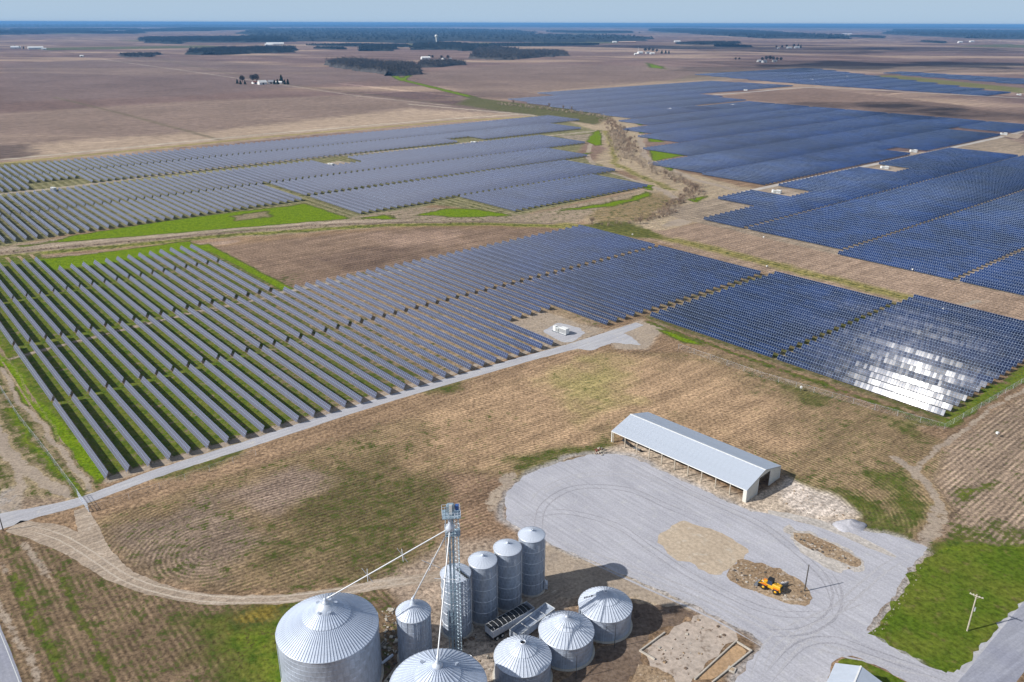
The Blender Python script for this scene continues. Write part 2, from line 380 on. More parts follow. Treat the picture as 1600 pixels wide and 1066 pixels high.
# --- distant fields
paint([(-200, 262), (0, 250), (830, 182), (700, 165), (560, 148), (300, 158), (-200, 190)], col=(.27, .205, .165), amp=.5, soft=20, warp=10, k=.75)
paint([(0, 262), (200, 240), (700, 188), (830, 180), (640, 170), (330, 205), (60, 225)], col=(.44, .34, .25), soft=25, warp=20, k=.8)
paint([(0, 100), (250, 90), (560, 110), (620, 122), (300, 150), (0, 160)], col=(.19, .145, .135), soft=30, warp=20, k=.7)
paint([(-200, 235), (40, 225), (60, 245), (-200, 262)], col=(.13, .10, .09), soft=8, warp=10, k=.8)
paint([(640, 115), (800, 100), (1150, 105), (1240, 118), (1150, 130), (800, 155), (740, 150)], col=(.22, .165, .14), amp=.4, soft=20, warp=15, k=.8)
paint([(830, 145), (1130, 118), (1190, 122), (1000, 138), (900, 150)], col=(.38, .29, .21), soft=18, warp=20, k=.8)
paint([(1110, 152), (1265, 137), (1600, 176), (1600, 196)], col=(.225, .160, .130), amp=.5, soft=8, warp=3)
paint([(1500, 232), (1600, 215), (1600, 247)], col=(.30, .225, .18), amp=.5, soft=6, warp=3)
for a in ([(85, 152), (200, 180), (345, 219)], [(430, 130), (700, 163), (830, 181)], [(0, 110), (150, 100), (300, 90)], [(250, 93), (430, 130)], [(700, 97), (1100, 80), (1600, 70)]):
    LIN(a, 3.0, col=(.16, .135, .09), soft=3, warp=2, k=.8)
LIN([(160, 93), (300, 112), (560, 150), (700, 165)], 3, col=(.42, .36, .30), soft=3, warp=2, k=.7)
LIN([(-100, 266), (0, 256), (420, 214), (700, 190), (850, 181)], 5.5, col=(.34, .28, .12), g=.25, soft=3, warp=1.5)
LIN([(-100, 259), (0, 250), (420, 209), (700, 186), (822, 178), (835, 181), (800, 177), (640, 163)], 3, col=(.48, .42, .34), soft=1.5, warp=1, g=0)
LIN([(617, 119), (625, 124), (690, 140), (738, 152), (752, 160)], 8, col=GRASS, g=1, soft=4, warp=3)
LIN([(638, 118), (628, 126)], 7, col=GRASS, g=1, soft=4, warp=3)
paint([(735, 150), (760, 155), (900, 172), (960, 182), (930, 196), (860, 183), (770, 172), (715, 163)], col=(.16, .15, .08), g=.5, soft=8, warp=6)
paint([(1010, 98), (1035, 104), (1040, 108), (1015, 106)], col=GRASS, g=1, soft=10, warp=8)
paint([(1330, 118), (1400, 118), (1600, 138), (1600, 146), (1440, 128), (1330, 124)], col=(.20, .19, .08), g=.4, soft=10, warp=4)
paint([(1040, 128), (1190, 122), (1300, 118), (1200, 112), (1280, 107), (1100, 112)], col=(.17, .145, .10), soft=15, warp=8, k=.5)
# --- fields round the creek
paint([(860, 183), (930, 196), (960, 182), (1010, 186), (990, 200), (1010, 215), (1000, 235), (1060, 268), (1190, 298), (1160, 328), (1110, 345), (1040, 360), (930, 358), (900, 330), (1010, 292), (990, 268), (920, 262), (945, 235), (940, 215)],
      col=(.40, .315, .215), pale=.45, g=.22, soft=5, warp=5)
paint([(905, 330), (960, 312), (1030, 300), (1060, 315), (1010, 345), (935, 350)], col=(.30, .22, .12), g=.42, soft=5, warp=4)
for a in ([(925, 212), (918, 245), (932, 262), (1000, 285), (1040, 300), (1060, 312)], [(1000, 215), (1008, 245), (1040, 262), (1090, 282), (1160, 300)], [(1170, 305), (1120, 330), (1060, 352)], [(1150, 305), (1090, 335), (1040, 352)]):
    LIN(a, 2.2, pale=1, g=0, soft=1.5, warp=2)
LIN([(945, 205), (958, 230), (960, 255), (1000, 275), (1050, 297)], 3, g=.45, col=(.30, .26, .10), pale=.1, soft=3, warp=4)
for p in ([(905, 214), (938, 203), (940, 226), (930, 228)], [(905, 206), (925, 204), (938, 210), (920, 215)], [(890, 243), (925, 238), (905, 248)], [(895, 256), (940, 258), (915, 262)], [(985, 284), (1020, 290), (1015, 298)],
          [(985, 190), (1000, 188), (1010, 193), (1000, 196)], [(998, 200), (1045, 203), (1000, 209)], [(1013, 213), (1040, 222), (1014, 222)], [(1014, 232), (1085, 240), (1020, 252)], [(1023, 255), (1050, 262), (1048, 268)],
          [(1120, 328), (1165, 322), (1150, 334), (1110, 340)], [(1075, 312), (1105, 306), (1090, 318)]):
    paint(p, col=(.11, .17, .012), g=1.15, pale=0, soft=2, warp=2)
paint([(870, 212), (940, 208), (945, 218), (900, 222)], col=(.44, .37, .27), pale=.7, soft=3, warp=2)
# olive + brown belt below the left block, ditch and strips
paint([(-200, 400), (0, 385), (300, 345), (480, 322), (640, 322), (830, 334), (1010, 296), (930, 330), (900, 350), (640, 352), (300, 376), (0, 405), (-200, 420)], col=(.33, .26, .19), g=.35, pale=.2, soft=3, warp=3)
for p in ([(20, 392), (130, 366), (300, 338), (390, 328), (480, 318), (545, 342), (480, 347), (390, 360), (250, 366), (60, 382), (30, 384)], [(560, 342), (600, 336), (620, 342)], [(650, 336), (700, 326), (740, 326), (800, 336), (740, 340)],
          [(870, 330), (980, 312), (1010, 300), (1015, 306), (960, 322)]):
    paint(p, col=(.09, .15, .012), g=1.1, pale=0, soft=2.5, warp=3)
paint([(360, 338), (420, 330), (420, 338), (370, 346)], col=(.30, .22, .16), g=0, soft=3, warp=4, k=.8)
LIN([(-100, 408), (0, 396), (200, 377), (370, 362), (480, 352), (600, 348), (760, 347), (930, 352)], 2.0, col=(.20, .155, .115), g=-.3, pale=-.3, soft=1.0, warp=1)
LIN([(-100, 402), (0, 391), (200, 373), (370, 358), (480, 349), (620, 345)], 3.0, col=(.36, .29, .22), pale=.35, g=0, soft=1.5, warp=1)
LIN([(-100, 414), (0, 402), (200, 383), (370, 367), (600, 352), (760, 350), (930, 356), (1030, 372)], 3.2, col=(.30, .30, .07), g=.62, pale=0, soft=2.5, warp=2)
LIN([(-100, 424), (0, 408), (60, 404), (240, 390), (360, 378)], 4.0, col=(.34, .25, .19), pale=.3, g=0, soft=2, warp=2)
# field between the near block and the ditch
paint([(330, 388), (480, 370), (640, 356), (850, 358), (885, 362), (440, 456), (400, 425)], col=(.235, .165, .118), amp=.5, pale=.06, soft=4, warp=3, rows=lambda X, Y: (X * EU[0] + Y * EU[1]) / 3.2)
paint([(470, 405), (640, 380), (700, 392), (560, 425)], col=(.16, .112, .085), soft=10, warp=14, k=.85)
paint([(560, 368), (720, 362), (740, 378), (640, 385)], col=(.34, .24, .18), soft=8, warp=12, k=.7)
paint([(400, 440), (470, 425), (470, 445), (440, 456)], g=.5, soft=5, warp=4)
# belt between middle block and right block
paint([(930, 352), (1040, 360), (1100, 348), (1350, 405), (1620, 470), (1620, 545), (1400, 480), (1200, 428), (1000, 372), (886, 362)], col=(.31, .225, .165), amp=.45, pale=.22, g=0, soft=2, warp=2, rows=lambda X, Y: (X * EV[0] + Y * EV[1]) / 3.6)
LIN([(880, 352), (1000, 364), (1100, 386), (1300, 436), (1450, 475), (1640, 522)], 5, col=(.29, .25, .09), g=.46, pale=0, soft=4, warp=3)
LIN([(1000, 380), (1200, 438), (1400, 488), (1640, 552)], 2.5, pale=.6, soft=2, warp=1.5)
paint([(905, 352), (960, 345), (1000, 352), (1040, 372), (1000, 372), (920, 364)], col=(.14, .14, .04), g=.55, soft=3, warp=4)
LIN([(1475, 497), (1500, 478), (1530, 470)], 1.5, pale=.8, soft=1, warp=1)
# --- under the near panels: grass lanes and bare drip lines
PITCHROW = 5.43
SOL = lambda X, Y: (X * EV[0] + Y * EV[1]) / PITCHROW
paint([(205, 30), (340, 30), (480, 30), (480, 75), (444, 75), (444, 146), (336, 146), (336, 340), (200, 340), (212, 200), (212, 30)], uv=True, col=(.30, .225, .15), g=.70, strip=1, pale=.05, amp=0, soft=1.5, warp=.6, rows=SOL)
paint([(205, 150), (336, 150), (336, 345), (205, 345)], uv=True, g=.28, soft=30, warp=6)
paint([(212, 20), (475, 20), (475, 60), (440, 115), (212, 95)], uv=True, g=.82, soft=8, warp=6)
LIN([(440, 457), (545, 437), (640, 419), (760, 390), (886, 364)], 1.2, col=(.45, .42, .38), pale=.6, g=0, strip=0, soft=.8, warp=.5)
paint([(440, 72), (462, 72), (452, 146), (425, 146)], uv=True, col=GRASS, g=1.2, strip=0, soft=2, warp=2)
paint([(335, 146), (440, 146), (440, 151), (335, 151)], uv=True, col=GRASS, g=1.1, strip=0, soft=1.2, warp=.8)
LIN([(8, 563), (120, 533), (300, 489), (440, 461)], 1.1, col=(.36, .31, .2), pale=.8, g=.2, strip=0, soft=.8, warp=.6)
paint([(80, 246), (205, 246), (205, 345), (95, 352)], uv=True, col=(.22, .18, .10), g=.55, strip=.6, soft=1.5, warp=1, rows=SOL)
# right block and far blocks: bare tan soil with thin grass
paint([(70, 398), (335, 405), (335, 520), (338, 1000), (260, 900), (70, 900)], uv=True, col=(.30, .24, .18), g=.12, strip=.6, pale=.1, soft=2, warp=1, rows=SOL)
paint([(-100, 310), (-100, 262), (160, 247), (870, 184), (930, 204), (900, 240), (1010, 292), (813, 336), (680, 320), (545, 340), (475, 318), (130, 362), (0, 386), (-100, 395)], col=(.24, .22, .12), g=.45, strip=.7, soft=3, warp=1.5, rows=SOL)
LIN([(-100, 318), (0, 303), (110, 292), (300, 267), (500, 246), (730, 225), (930, 205)], 2.4, col=(.55, .50, .42), pale=.9, g=0, strip=0, soft=1, warp=.6)
for p in ([(500, 257), (530, 252), (570, 258), (520, 266)], [(715, 224), (760, 220), (770, 226), (730, 228)]):
    paint(p, col=(.6, .55, .46), pale=1, g=-.5, strip=0, soft=2, warp=1)
# --- west strip beside the near block
paint([(-60, 530), (0, 560), (10, 562), (148, 766), (172, 762), (130, 790), (0, 812), (-60, 812)], col=(.31, .245, .15), g=.52, pale=.05, amp=.3, soft=1.5, warp=1.5, rows=lambda X, Y: (X * EV[0] + Y * EV[1]) / 2.4)
paint([(-90, 500), (-20, 520), (4, 556), (-10, 580), (-90, 580)], col=GRASS, g=1.1, pale=0, soft=2, warp=3)
LIN([(0, 560), (60, 640), (110, 690), (150, 745)], 1.8, g=1.05, pale=0, soft=1.4, warp=2)
LIN([(15, 640), (50, 690), (95, 740), (125, 775)], 1.2, g=.9, pale=0, soft=1.4, warp=2)
LIN([(0, 575), (40, 640), (90, 695), (140, 765)], .9, pale=.8, g=.05, soft=1.0, warp=1.5)
LIN([(-20, 660), (20, 715), (60, 745), (110, 785)], 1.8, pale=.85, g=.05, soft=1.6, warp=2)
LIN([(-20, 640), (30, 720), (40, 800)], 1.4, pale=.75, g=.05, soft=1.6, warp=2)
paint([(40, 775), (110, 780), (100, 800), (30, 802)], col=(.24, .18, .13), pale=0, g=0, soft=1.5, warp=2)
paint([(0, 765), (40, 760), (30, 800), (-10, 805)], col=(.34, .31, .29), pale=.6, g=0, soft=2, warp=2)
# --- road verges
LIN([(170, 750), (300, 710), (480, 655), (620, 610), (780, 560), (862, 540)], 1.6, col=(.38, .31, .23), pale=.85, g=0, strip=0, soft=1.0, warp=1)
LIN([(150, 815), (400, 728), (620, 650), (800, 590), (870, 565)], 1.3, pale=.45, g=.2, soft=1.6, warp=1.5)
paint([(795, 505), (850, 486), (905, 505), (945, 514), (905, 545), (862, 550), (830, 525)], col=(.36, .29, .22), pale=.55, g=0, strip=0, soft=1.5, warp=2)
paint([(940, 520), (1000, 500), (1040, 510), (1010, 545), (960, 545)], col=(.45, .37, .29), pale=.85, g=0, strip=0, soft=2, warp=2)
paint([(1020, 512), (1060, 520), (1100, 540), (1070, 536)], col=GRASS, g=1.0, pale=0, soft=1.5, warp=2)
# --- south field round the yard: furrows follow the headland
SK = np.array([G(*p) for p in [(330, 862), (480, 815), (700, 745), (900, 690), (1100, 720), (1250, 790)]])
def arc_rows(X, Y): return sdist(SK, X, Y, False) / 1.15
SF = [(140, 815), (400, 730), (620, 655), (800, 595), (900, 560), (1010, 550), (1120, 548), (1260, 592), (1480, 690), (1470, 760), (1500, 800), (1440, 845), (1330, 800), (1230, 745), (1000, 655), (955, 700), (800, 760), (780, 830), (690, 890), (560, 915), (330, 925), (215, 895), (150, 850)]
paint(SF, col=(.250, .180, .105), amp=.66, pale=.12, g=.33, soft=2, warp=2, rows=arc_rows)
paint([(600, 640), (900, 560), (1100, 560), (1280, 640), (1200, 720), (1020, 655), (920, 690), (700, 740)], col=(.385, .262, .162), g=.04, pale=.22, soft=12, warp=14, k=.9)
paint([(860, 585), (960, 560), (990, 600), (900, 650)], col=(.29, .25, .10), g=.30, soft=10, warp=12, k=.8)
paint([(470, 770), (620, 700), (720, 760), (640, 870), (520, 900), (430, 850)], g=.46, pale=.04, col=(.155, .122, .062), amp=.6, soft=14, warp=18)
paint([(520, 830), (640, 800), (660, 860), (560, 890)], g=.50, soft=8, warp=12)
paint([(160, 830), (330, 780), (420, 840), (330, 915), (215, 890)], g=.34, col=(.235, .175, .13), pale=.15, soft=5, warp=6)
paint([(340, 780), (470, 730), (520, 760), (430, 800)], g=.12, col=(.27, .20, .155), amp=.95, soft=4, warp=5)
paint([(560, 700), (780, 640), (800, 670), (600, 740)], g=.42, soft=8, warp=10, k=.7)
for p in ([(790, 745), (850, 718), (940, 688), (955, 700), (900, 716), (820, 745)], [(790, 722), (930, 690), (925, 700), (830, 722)], [(250, 745), (300, 720), (380, 690), (360, 715), (280, 750)], [(650, 610), (730, 590), (700, 612)],
          [(1230, 735), (1300, 760), (1420, 820), (1440, 845), (1340, 812), (1240, 765)], [(1240, 765), (1330, 795), (1430, 835), (1380, 835), (1320, 812)], [(1350, 740), (1400, 730), (1440, 790), (1390, 780)],
          [(1380, 770), (1460, 790), (1440, 830), (1400, 810)], [(1225, 598), (1300, 622), (1280, 632), (1235, 612)], [(1400, 640), (1450, 650), (1440, 675), (1410, 660)], [(1390, 655), (1450, 680), (1440, 690), (1400, 672)]):
    paint(p, g=.66, col=(.15, .14, .05), pale=0, soft=4, warp=6)
paint([(1180, 560), (1330, 610), (1470, 660), (1490, 672), (1440, 672), (1300, 640), (1180, 590)], g=.40, pale=.2, soft=4, warp=5, k=.8)
LIN([(1010, 502), (1100, 535), (1250, 588), (1400, 640), (1470, 664)], 1.5, g=.70, pale=0, soft=1, warp=1.2)
LIN([(1475, 662), (1540, 620), (1610, 575)], 3.0, g=.85, pale=0, soft=1.6, warp=2)
LIN([(1060, 545), (1200, 585), (1350, 635), (1440, 665), (1480, 680)], 1.0, pale=.5, g=.1, soft=1.0, warp=1.5)
LIN([(600, 585), (700, 560), (800, 540)], .1, soft=.1)
# east field
paint([(1480, 690), (1620, 600), (1700, 700), (1700, 880), (1620, 880), (1560, 850), (1480, 840), (1500, 800), (1460, 750)], col=(.30, .225, .165), amp=.95, pale=.16, g=.20, soft=3, warp=2, rows=lambda X, Y: (X * EU[0] + Y * EU[1]) / 1.35)
paint([(1450, 820), (1560, 800), (1640, 830), (1640, 900), (1520, 870), (1420, 850)], g=.62, soft=4, warp=5)
paint([(1500, 770), (1560, 750), (1560, 765), (1510, 785)], g=.9, soft=3, warp=3)
LIN([(1640, 585), (1560, 630), (1490, 682), (1440, 720), (1425, 745)], 1.2, pale=.62, g=.05, amp=0, soft=1.0, warp=1.5)
LIN([(1400, 715), (1440, 745), (1465, 780), (1478, 815), (1455, 850)], 1.7, pale=.72, g=.05, amp=0, soft=1.6, warp=2)
paint([(1455, 790), (1500, 800), (1480, 840), (1445, 850)], pale=.62, g=.05, soft=2, warp=3)
# ground round the shed
paint([(940, 700), (1000, 690), (1170, 780), (1240, 750), (1310, 775), (1345, 812), (1240, 830), (1160, 800), (1000, 722), (930, 712)], col=(.46, .38, .30), pale=.35, g=-.2, soft=1.5, warp=2)
paint([(1225, 745), (1300, 770), (1340, 805), (1260, 812), (1220, 780)], col=(.53, .46, .40), pale=.2, g=-.3, soft=2, warp=2)
# ground west of the yard and round the bins
paint([(700, 740), (790, 745), (800, 800), (815, 850), (700, 860), (690, 800)], col=(.26, .175, .115), pale=.30, g=.16, soft=3, warp=5)
paint([(770, 745), (800, 735), (800, 800), (770, 790)], pale=.9, g=0, soft=2, warp=4, k=.8)
paint([(600, 900), (700, 850), (850, 830), (1060, 930), (900, 940), (870, 1000), (780, 1090), (560, 1090), (590, 960)], col=(.35, .27, .205), pale=.42, g=.0, amp=0, soft=3, warp=3)
paint([(850, 850), (950, 885), (1080, 935), (1060, 950), (980, 935), (900, 930), (855, 930)], col=(.50, .41, .30), pale=.7, g=.02, soft=2, warp=2)
paint([(590, 960), (625, 950), (640, 1066), (600, 1090)], col=(.22, .155, .105), pale=.25, g=.1, soft=2, warp=3)
paint([(700, 990), (790, 960), (800, 1066), (730, 1066)], col=(.36, .30, .245), pale=.35, g=.05, soft=2, warp=3)
# --- south-west field and its grass strips
SW = [(30, 832), (140, 880), (240, 925), (420, 940), (520, 930), (600, 905), (640, 960), (600, 1100), (300, 1200), (-60, 1200), (-60, 830)]
paint(SW, col=(.205, .145, .092), g=.38, pale=.12, amp=.6, soft=1.5, warp=2, rows=lambda X, Y: (X * EV[0] + Y * EV[1]) / 1.3)
paint([(-40, 830), (30, 830), (140, 900), (80, 960), (120, 1090), (-20, 1000)], g=.50, soft=4, warp=3)
paint([(300, 960), (430, 940), (500, 935), (560, 960), (460, 1100), (350, 1100)], col=(.14, .13, .04), g=.66, pale=0, soft=4, warp=6)
paint([(380, 955), (470, 940), (440, 975), (370, 1000)], col=(.24, .17, .03), g=.0, soft=3, warp=5, k=.6)
paint([(370, 990), (440, 985), (450, 1090), (390, 1090)], g=.86, soft=4, warp=6)
LIN([(40, 850), (90, 920), (140, 1000), (180, 1080)], 1.3, pale=.62, g=.1, soft=1.6, warp=1.5)
LIN([(0, 880), (40, 960), (90, 1066)], 1.2, pale=.5, g=0, soft=1.2, warp=1)
LIN([(110, 940), (150, 1030), (190, 1090)], .8, pale=.7, g=0, soft=.8, warp=1)
LIN([(-5, 930), (30, 1000), (60, 1080)], 1.0, pale=.6, g=0, soft=1, warp=1)
LIN([(20, 900), (60, 985), (100, 1080)], 1.2, g=.72, pale=0, soft=1, warp=1)
LIN([(90, 900), (120, 960), (170, 1066)], 1.0, g=.66, pale=0, soft=1, warp=1.5)
# lawn surroundings
paint([(1340, 1010), (1420, 930), (1470, 850), (1640, 850), (1640, 1000), (1500, 1066)], g=.9, col=GRASS, pale=.0, soft=2, warp=2)
paint([(1410, 900), (1455, 860), (1480, 870), (1420, 950), (1375, 1000), (1355, 980)], col=(.30, .24, .16), g=.35, pale=.35, soft=1.5, warp=3)
LIN([(1150, 1066), (1192, 1008), (1165, 985), (1105, 955), (1050, 930), (945, 885), (850, 845), (790, 812), (788, 770), (822, 740), (880, 718), (925, 708), (985, 711), (1060, 746), (1165, 796), (1260, 820), (1330, 822), (1400, 836), (1452, 856), (1428, 882), (1400, 932), (1372, 960), (1352, 987), (1440, 1038)], .9, col=(.37, .35, .34), pale=.25, g=-.1, amp=0, soft=1.6, warp=1.8)
wgt[:, 2] = np.clip(wgt[:, 2], 0, 1); wgt[:, 0] = np.minimum(wgt[:, 0], 1.0)

gz = np.where(GR < 60, 0, 0) * 1.0
gverts = np.stack([GX, GY, gz + (fbm(GX / 14, GY / 14, 3) - .5) * .0], 1)
ii = np.arange((NR - 1) * (NA)).reshape(NR - 1, NA); a_ = ii; b_ = (ii // NA) * NA + (ii % NA + 1) % NA
gf = np.stack([a_.ravel(), b_.ravel(), (b_ + NA).ravel(), (a_ + NA).ravel()], 1)[:, ::-1]
gme = npmesh('ground', gverts, gf, [M['ground']])
def fattr(me, name, arr, typ):
    at = me.attributes.new(name, typ, 'POINT')
    if typ == 'FLOAT': at.data.foreach_set('value', arr.astype(np.float32).ravel())
    else: at.data.foreach_set('color', arr.astype(np.float32).ravel())
fattr(gme, 'base', np.concatenate([base, np.ones((len(base), 1))], 1), 'FLOAT_COLOR')
fattr(gme, 'w', wgt, 'FLOAT_COLOR'); fattr(gme, 'rowc', rowc, 'FLOAT')
gobj = link('ground', gme, kind='structure')
inner = mb(M['ground']); inner.lathe([(0.01, -.02), (41, -.02)], 24); inner.build('ground_below', kind='structure')

# ------------------------------------------------------------------ roads, yard and other thin surfaces
from mathutils.geometry import tessellate_polygon
def sheet(name, pts, mat, z, jit=.26, step=1.2, kind='structure', uv=False, closed=True, width=None, wpts=None):
    W = wpts if wpts is not None else [UV(*p) if uv else G(*p) for p in pts]
    if not closed:          # a strip with the given width (single value or one per point)
        W = np.array(W); ws = width if hasattr(width, '__len__') else [width] * len(W)
        # resample smoothly
        k = np.arange(len(W)); kk = np.linspace(0, len(W) - 1, (len(W) - 1) * 14 + 1)
        def cr(a):
            out = []
            for t_ in kk:
                i = min(int(t_), len(W) - 2); f = t_ - i; p0 = a[max(i - 1, 0)]; p1 = a[i]; p2 = a[i + 1]; p3 = a[min(i + 2, len(W) - 1)]
                out.append(.5 * ((2 * p1) + (-p0 + p2) * f + (2 * p0 - 5 * p1 + 4 * p2 - p3) * f * f + (-p0 + 3 * p1 - 3 * p2 + p3) * f ** 3))
            return np.array(out)
        c_ = cr(W); w_ = np.interp(kk, k, ws); d_ = np.gradient(c_, axis=0); d_ /= np.linalg.norm(d_, axis=1)[:, None]
        nrm = np.stack([-d_[:, 1], d_[:, 0]], 1)
        L = c_ + nrm * (w_ / 2 + (fbm(c_[:, 0] / 2, c_[:, 1] / 2, 3) - .5) * jit * 2)[:, None]
        Rr = c_ - nrm * (w_ / 2 + (fbm(c_[:, 0] / 2 + 40, c_[:, 1] / 2, 3) - .5) * jit * 2)[:, None]
        V = np.concatenate([L, Rr]); n = len(L)
        V = np.concatenate([V, np.full((2 * n, 1), z)], 1); i = np.arange(n - 1)
        F = np.stack([i, n + i, n + i + 1, i + 1], 1)
        return link(name, npmesh(name, V, F, [mat]), kind=kind)
    out = []
    for i in range(len(W)):
        a = np.array(W[i]); b = np.array(W[(i + 1) % len(W)]); L = np.linalg.norm(b - a); n = max(1, int(L / step))
        for j in range(n): out.append(a + (b - a) * j / n)
    P = np.array(out); Pn = np.roll(P, -1, 0) - np.roll(P, 1, 0); Pn /= np.maximum(np.linalg.norm(Pn, axis=1), 1e-6)[:, None]
    nr = np.stack([-Pn[:, 1], Pn[:, 0]], 1)
    # round the corners a little, then roughen the edge
    for _ in range(1): P = (np.roll(P, 1, 0) + 2 * P + np.roll(P, -1, 0)) / 4
    P = P + nr * ((fbm(P[:, 0] / 1.6 + 7, P[:, 1] / 1.6, 4) - .5) * jit * 3.2)[:, None]
    vs = [Vector((p[0], p[1], z)) for p in P]
    tr = tessellate_polygon([vs]); m = mb(mat); m.add(vs, [t_ for t_ in tr])
    me = m.mesh(name)
    # face up
    bm = bmesh.new(); bm.from_mesh(me)
    for f in bm.faces:
        if f.normal.z < 0: f.normal_flip()
    bm.to_mesh(me); bm.free()
    return link(name, me, kind=kind)

sheet('gravel_yard', [(790, 770), (822, 742), (880, 720), (925, 710), (958, 709), (985, 713), (1060, 748), (1165, 797), (1215, 806), (1260, 820), (1330, 824), (1400, 838), (1450, 856), (1425, 880), (1398, 930), (1372, 957), (1352, 985), (1440, 1036), (1478, 1052), (1502, 1048), (1560, 1100), (1500, 1180), (1420, 1066), (1385, 1047), (1345, 1030), (1318, 1024), (1306, 1030), (1300, 1045), (1290, 1100), (1120, 1100), (1165, 1040), (1195, 1008), (1165, 985), (1105, 955), (1050, 930), (945, 885), (850, 845), (790, 812)], M['gravel'], .012, .55)
sheet('farm_track', [(1200, 800), (1280, 818), (1345, 845), (1400, 870)], M['paleline'], .018, .5, closed=False, width=[1.5, 3.2, 3.0, 1.0])
sheet('sandy_slab_patch', [(1024, 836), (1046, 826), (1068, 812), (1098, 824), (1120, 830), (1150, 848), (1172, 858), (1160, 872), (1128, 899), (1108, 896), (1078, 880), (1050, 872), (1044, 858), (1028, 848)], M['sand'], .024, .75)
sheet('bare_soil_island', [(1128, 900), (1160, 873), (1200, 883), (1250, 905), (1272, 930), (1268, 946), (1225, 944), (1180, 925), (1142, 908)], M['rubblesoil'], .030, .8)
sheet('pale_soil_strip', [(1222, 822), (1245, 826), (1290, 842), (1345, 872), (1356, 884), (1338, 897), (1325, 890), (1308, 898), (1290, 884), (1262, 868), (1240, 846)], M['paleline'], .024, 1.3)
sheet('rutted_soil_strip', [(1235, 830), (1265, 835), (1310, 855), (1352, 880), (1340, 888), (1300, 872), (1245, 848)], M['rubblesoil'], .030, .6)
sheet('access_road', [(-60, 832), (0, 815), (60, 800), (130, 782), (250, 738), (400, 690), (600, 625), (800, 567), (870, 548), (930, 531), (1000, 506)], M['roadgravel'], .012, .30, closed=False, width=[9.5, 8.2, 5.2, 4.3, 4.5, 4.6, 4.7, 5.0, 5.0, 6.5, 4])
sheet('road_turnout', [(900, 545), (935, 522), (965, 518), (985, 525), (1003, 540), (985, 538), (955, 536), (925, 548)], M['roadgravel'], .018, .5)
sheet('inverter_pad', [(848, 518), (872, 504), (905, 512), (914, 520), (895, 534), (880, 536)], M['roadgravel'], .018, .6)
sheet('dirt_track', [(20, 822), (80, 835), (130, 860), (190, 900), (260, 925), (340, 937), (440, 936), (520, 926), (600, 912), (690, 900), (760, 890)], M['dirt'], .012, .45, closed=False, width=[4.5, 7.5, 6.2, 4.8, 3.7, 3.2, 3.0, 3.0, 3.4, 3.6, 3])
sheet('dirt_track_spur', [(125, 795), (140, 830), (160, 865), (200, 900)], M['dirt'], .016, .5, closed=False, width=[3, 4.5, 4, 2])
sheet('gravel_apron', [(700, 890), (760, 880), (855, 932), (900, 905), (905, 915), (862, 945), (820, 970), (780, 960), (700, 930)], M['dirt'], .016, .6)
sheet('county_road', None, M['asphalt'], .022, .12, closed=False, width=7.2, wpts=[UV(29.2, 90), UV(29.6, 125), UV(30.0, 155), UV(30.4, 185), UV(30.8, 240)])
sheet('road_shoulder', None, M['roadgravel'], .006, .3, closed=False, width=1.8, wpts=[UV(33.6, 90), UV(33.9, 125), UV(34.2, 155), UV(34.7, 185), UV(35.2, 240)])
sheet('county_road', None, M['asphalt_l'], .012, .12, closed=False, width=7.0, wpts=[UV(90, 1.2), UV(140, 1.2), UV(165, .9), UV(178, .3), UV(215, -2)])
sheet('road_edge_line', None, M['offwhite'], .018, .01, closed=False, width=.14, wpts=[UV(90, 4.2), UV(140, 4.2), UV(165, 3.9), UV(178, 3.3)])
sheet('lawn', [(1358, 990), (1385, 955), (1410, 925), (1425, 890), (1462, 862), (1540, 850), (1640, 868), (1640, 905), (1592, 945), (1556, 985), (1520, 1025), (1499, 1047), (1478, 1050), (1440, 1034), (1400, 1015)], M['lawn'], .018, 1.1)
sheet('lawn', [(1308, 1033), (1322, 1026), (1348, 1032), (1420, 1069), (1500, 1120), (1330, 1120), (1316, 1060)], M['lawn'], .018, .4)
sheet('dark_soil_patch', [(880, 952), (960, 948), (990, 945), (1040, 948), (1075, 950), (1090, 962), (1030, 985), (1000, 1005), (1005, 1040), (960, 1085), (850, 1085), (905, 1040), (940, 1010), (985, 1000)], M['darksoil'], .010, 1.0)
sheet('old_concrete_pad', [(1002, 1018), (1075, 968), (1095, 960), (1110, 962), (1155, 990), (1150, 1000), (1080, 1060), (1060, 1085), (1000, 1085), (1020, 1045)], M['padsurf'], .020, .7)
sheet('rubble_patch', [(1000, 1040), (1030, 1040), (1050, 1066), (1040, 1100), (960, 1100)], M['rubblesoil'], .026, 1.0)

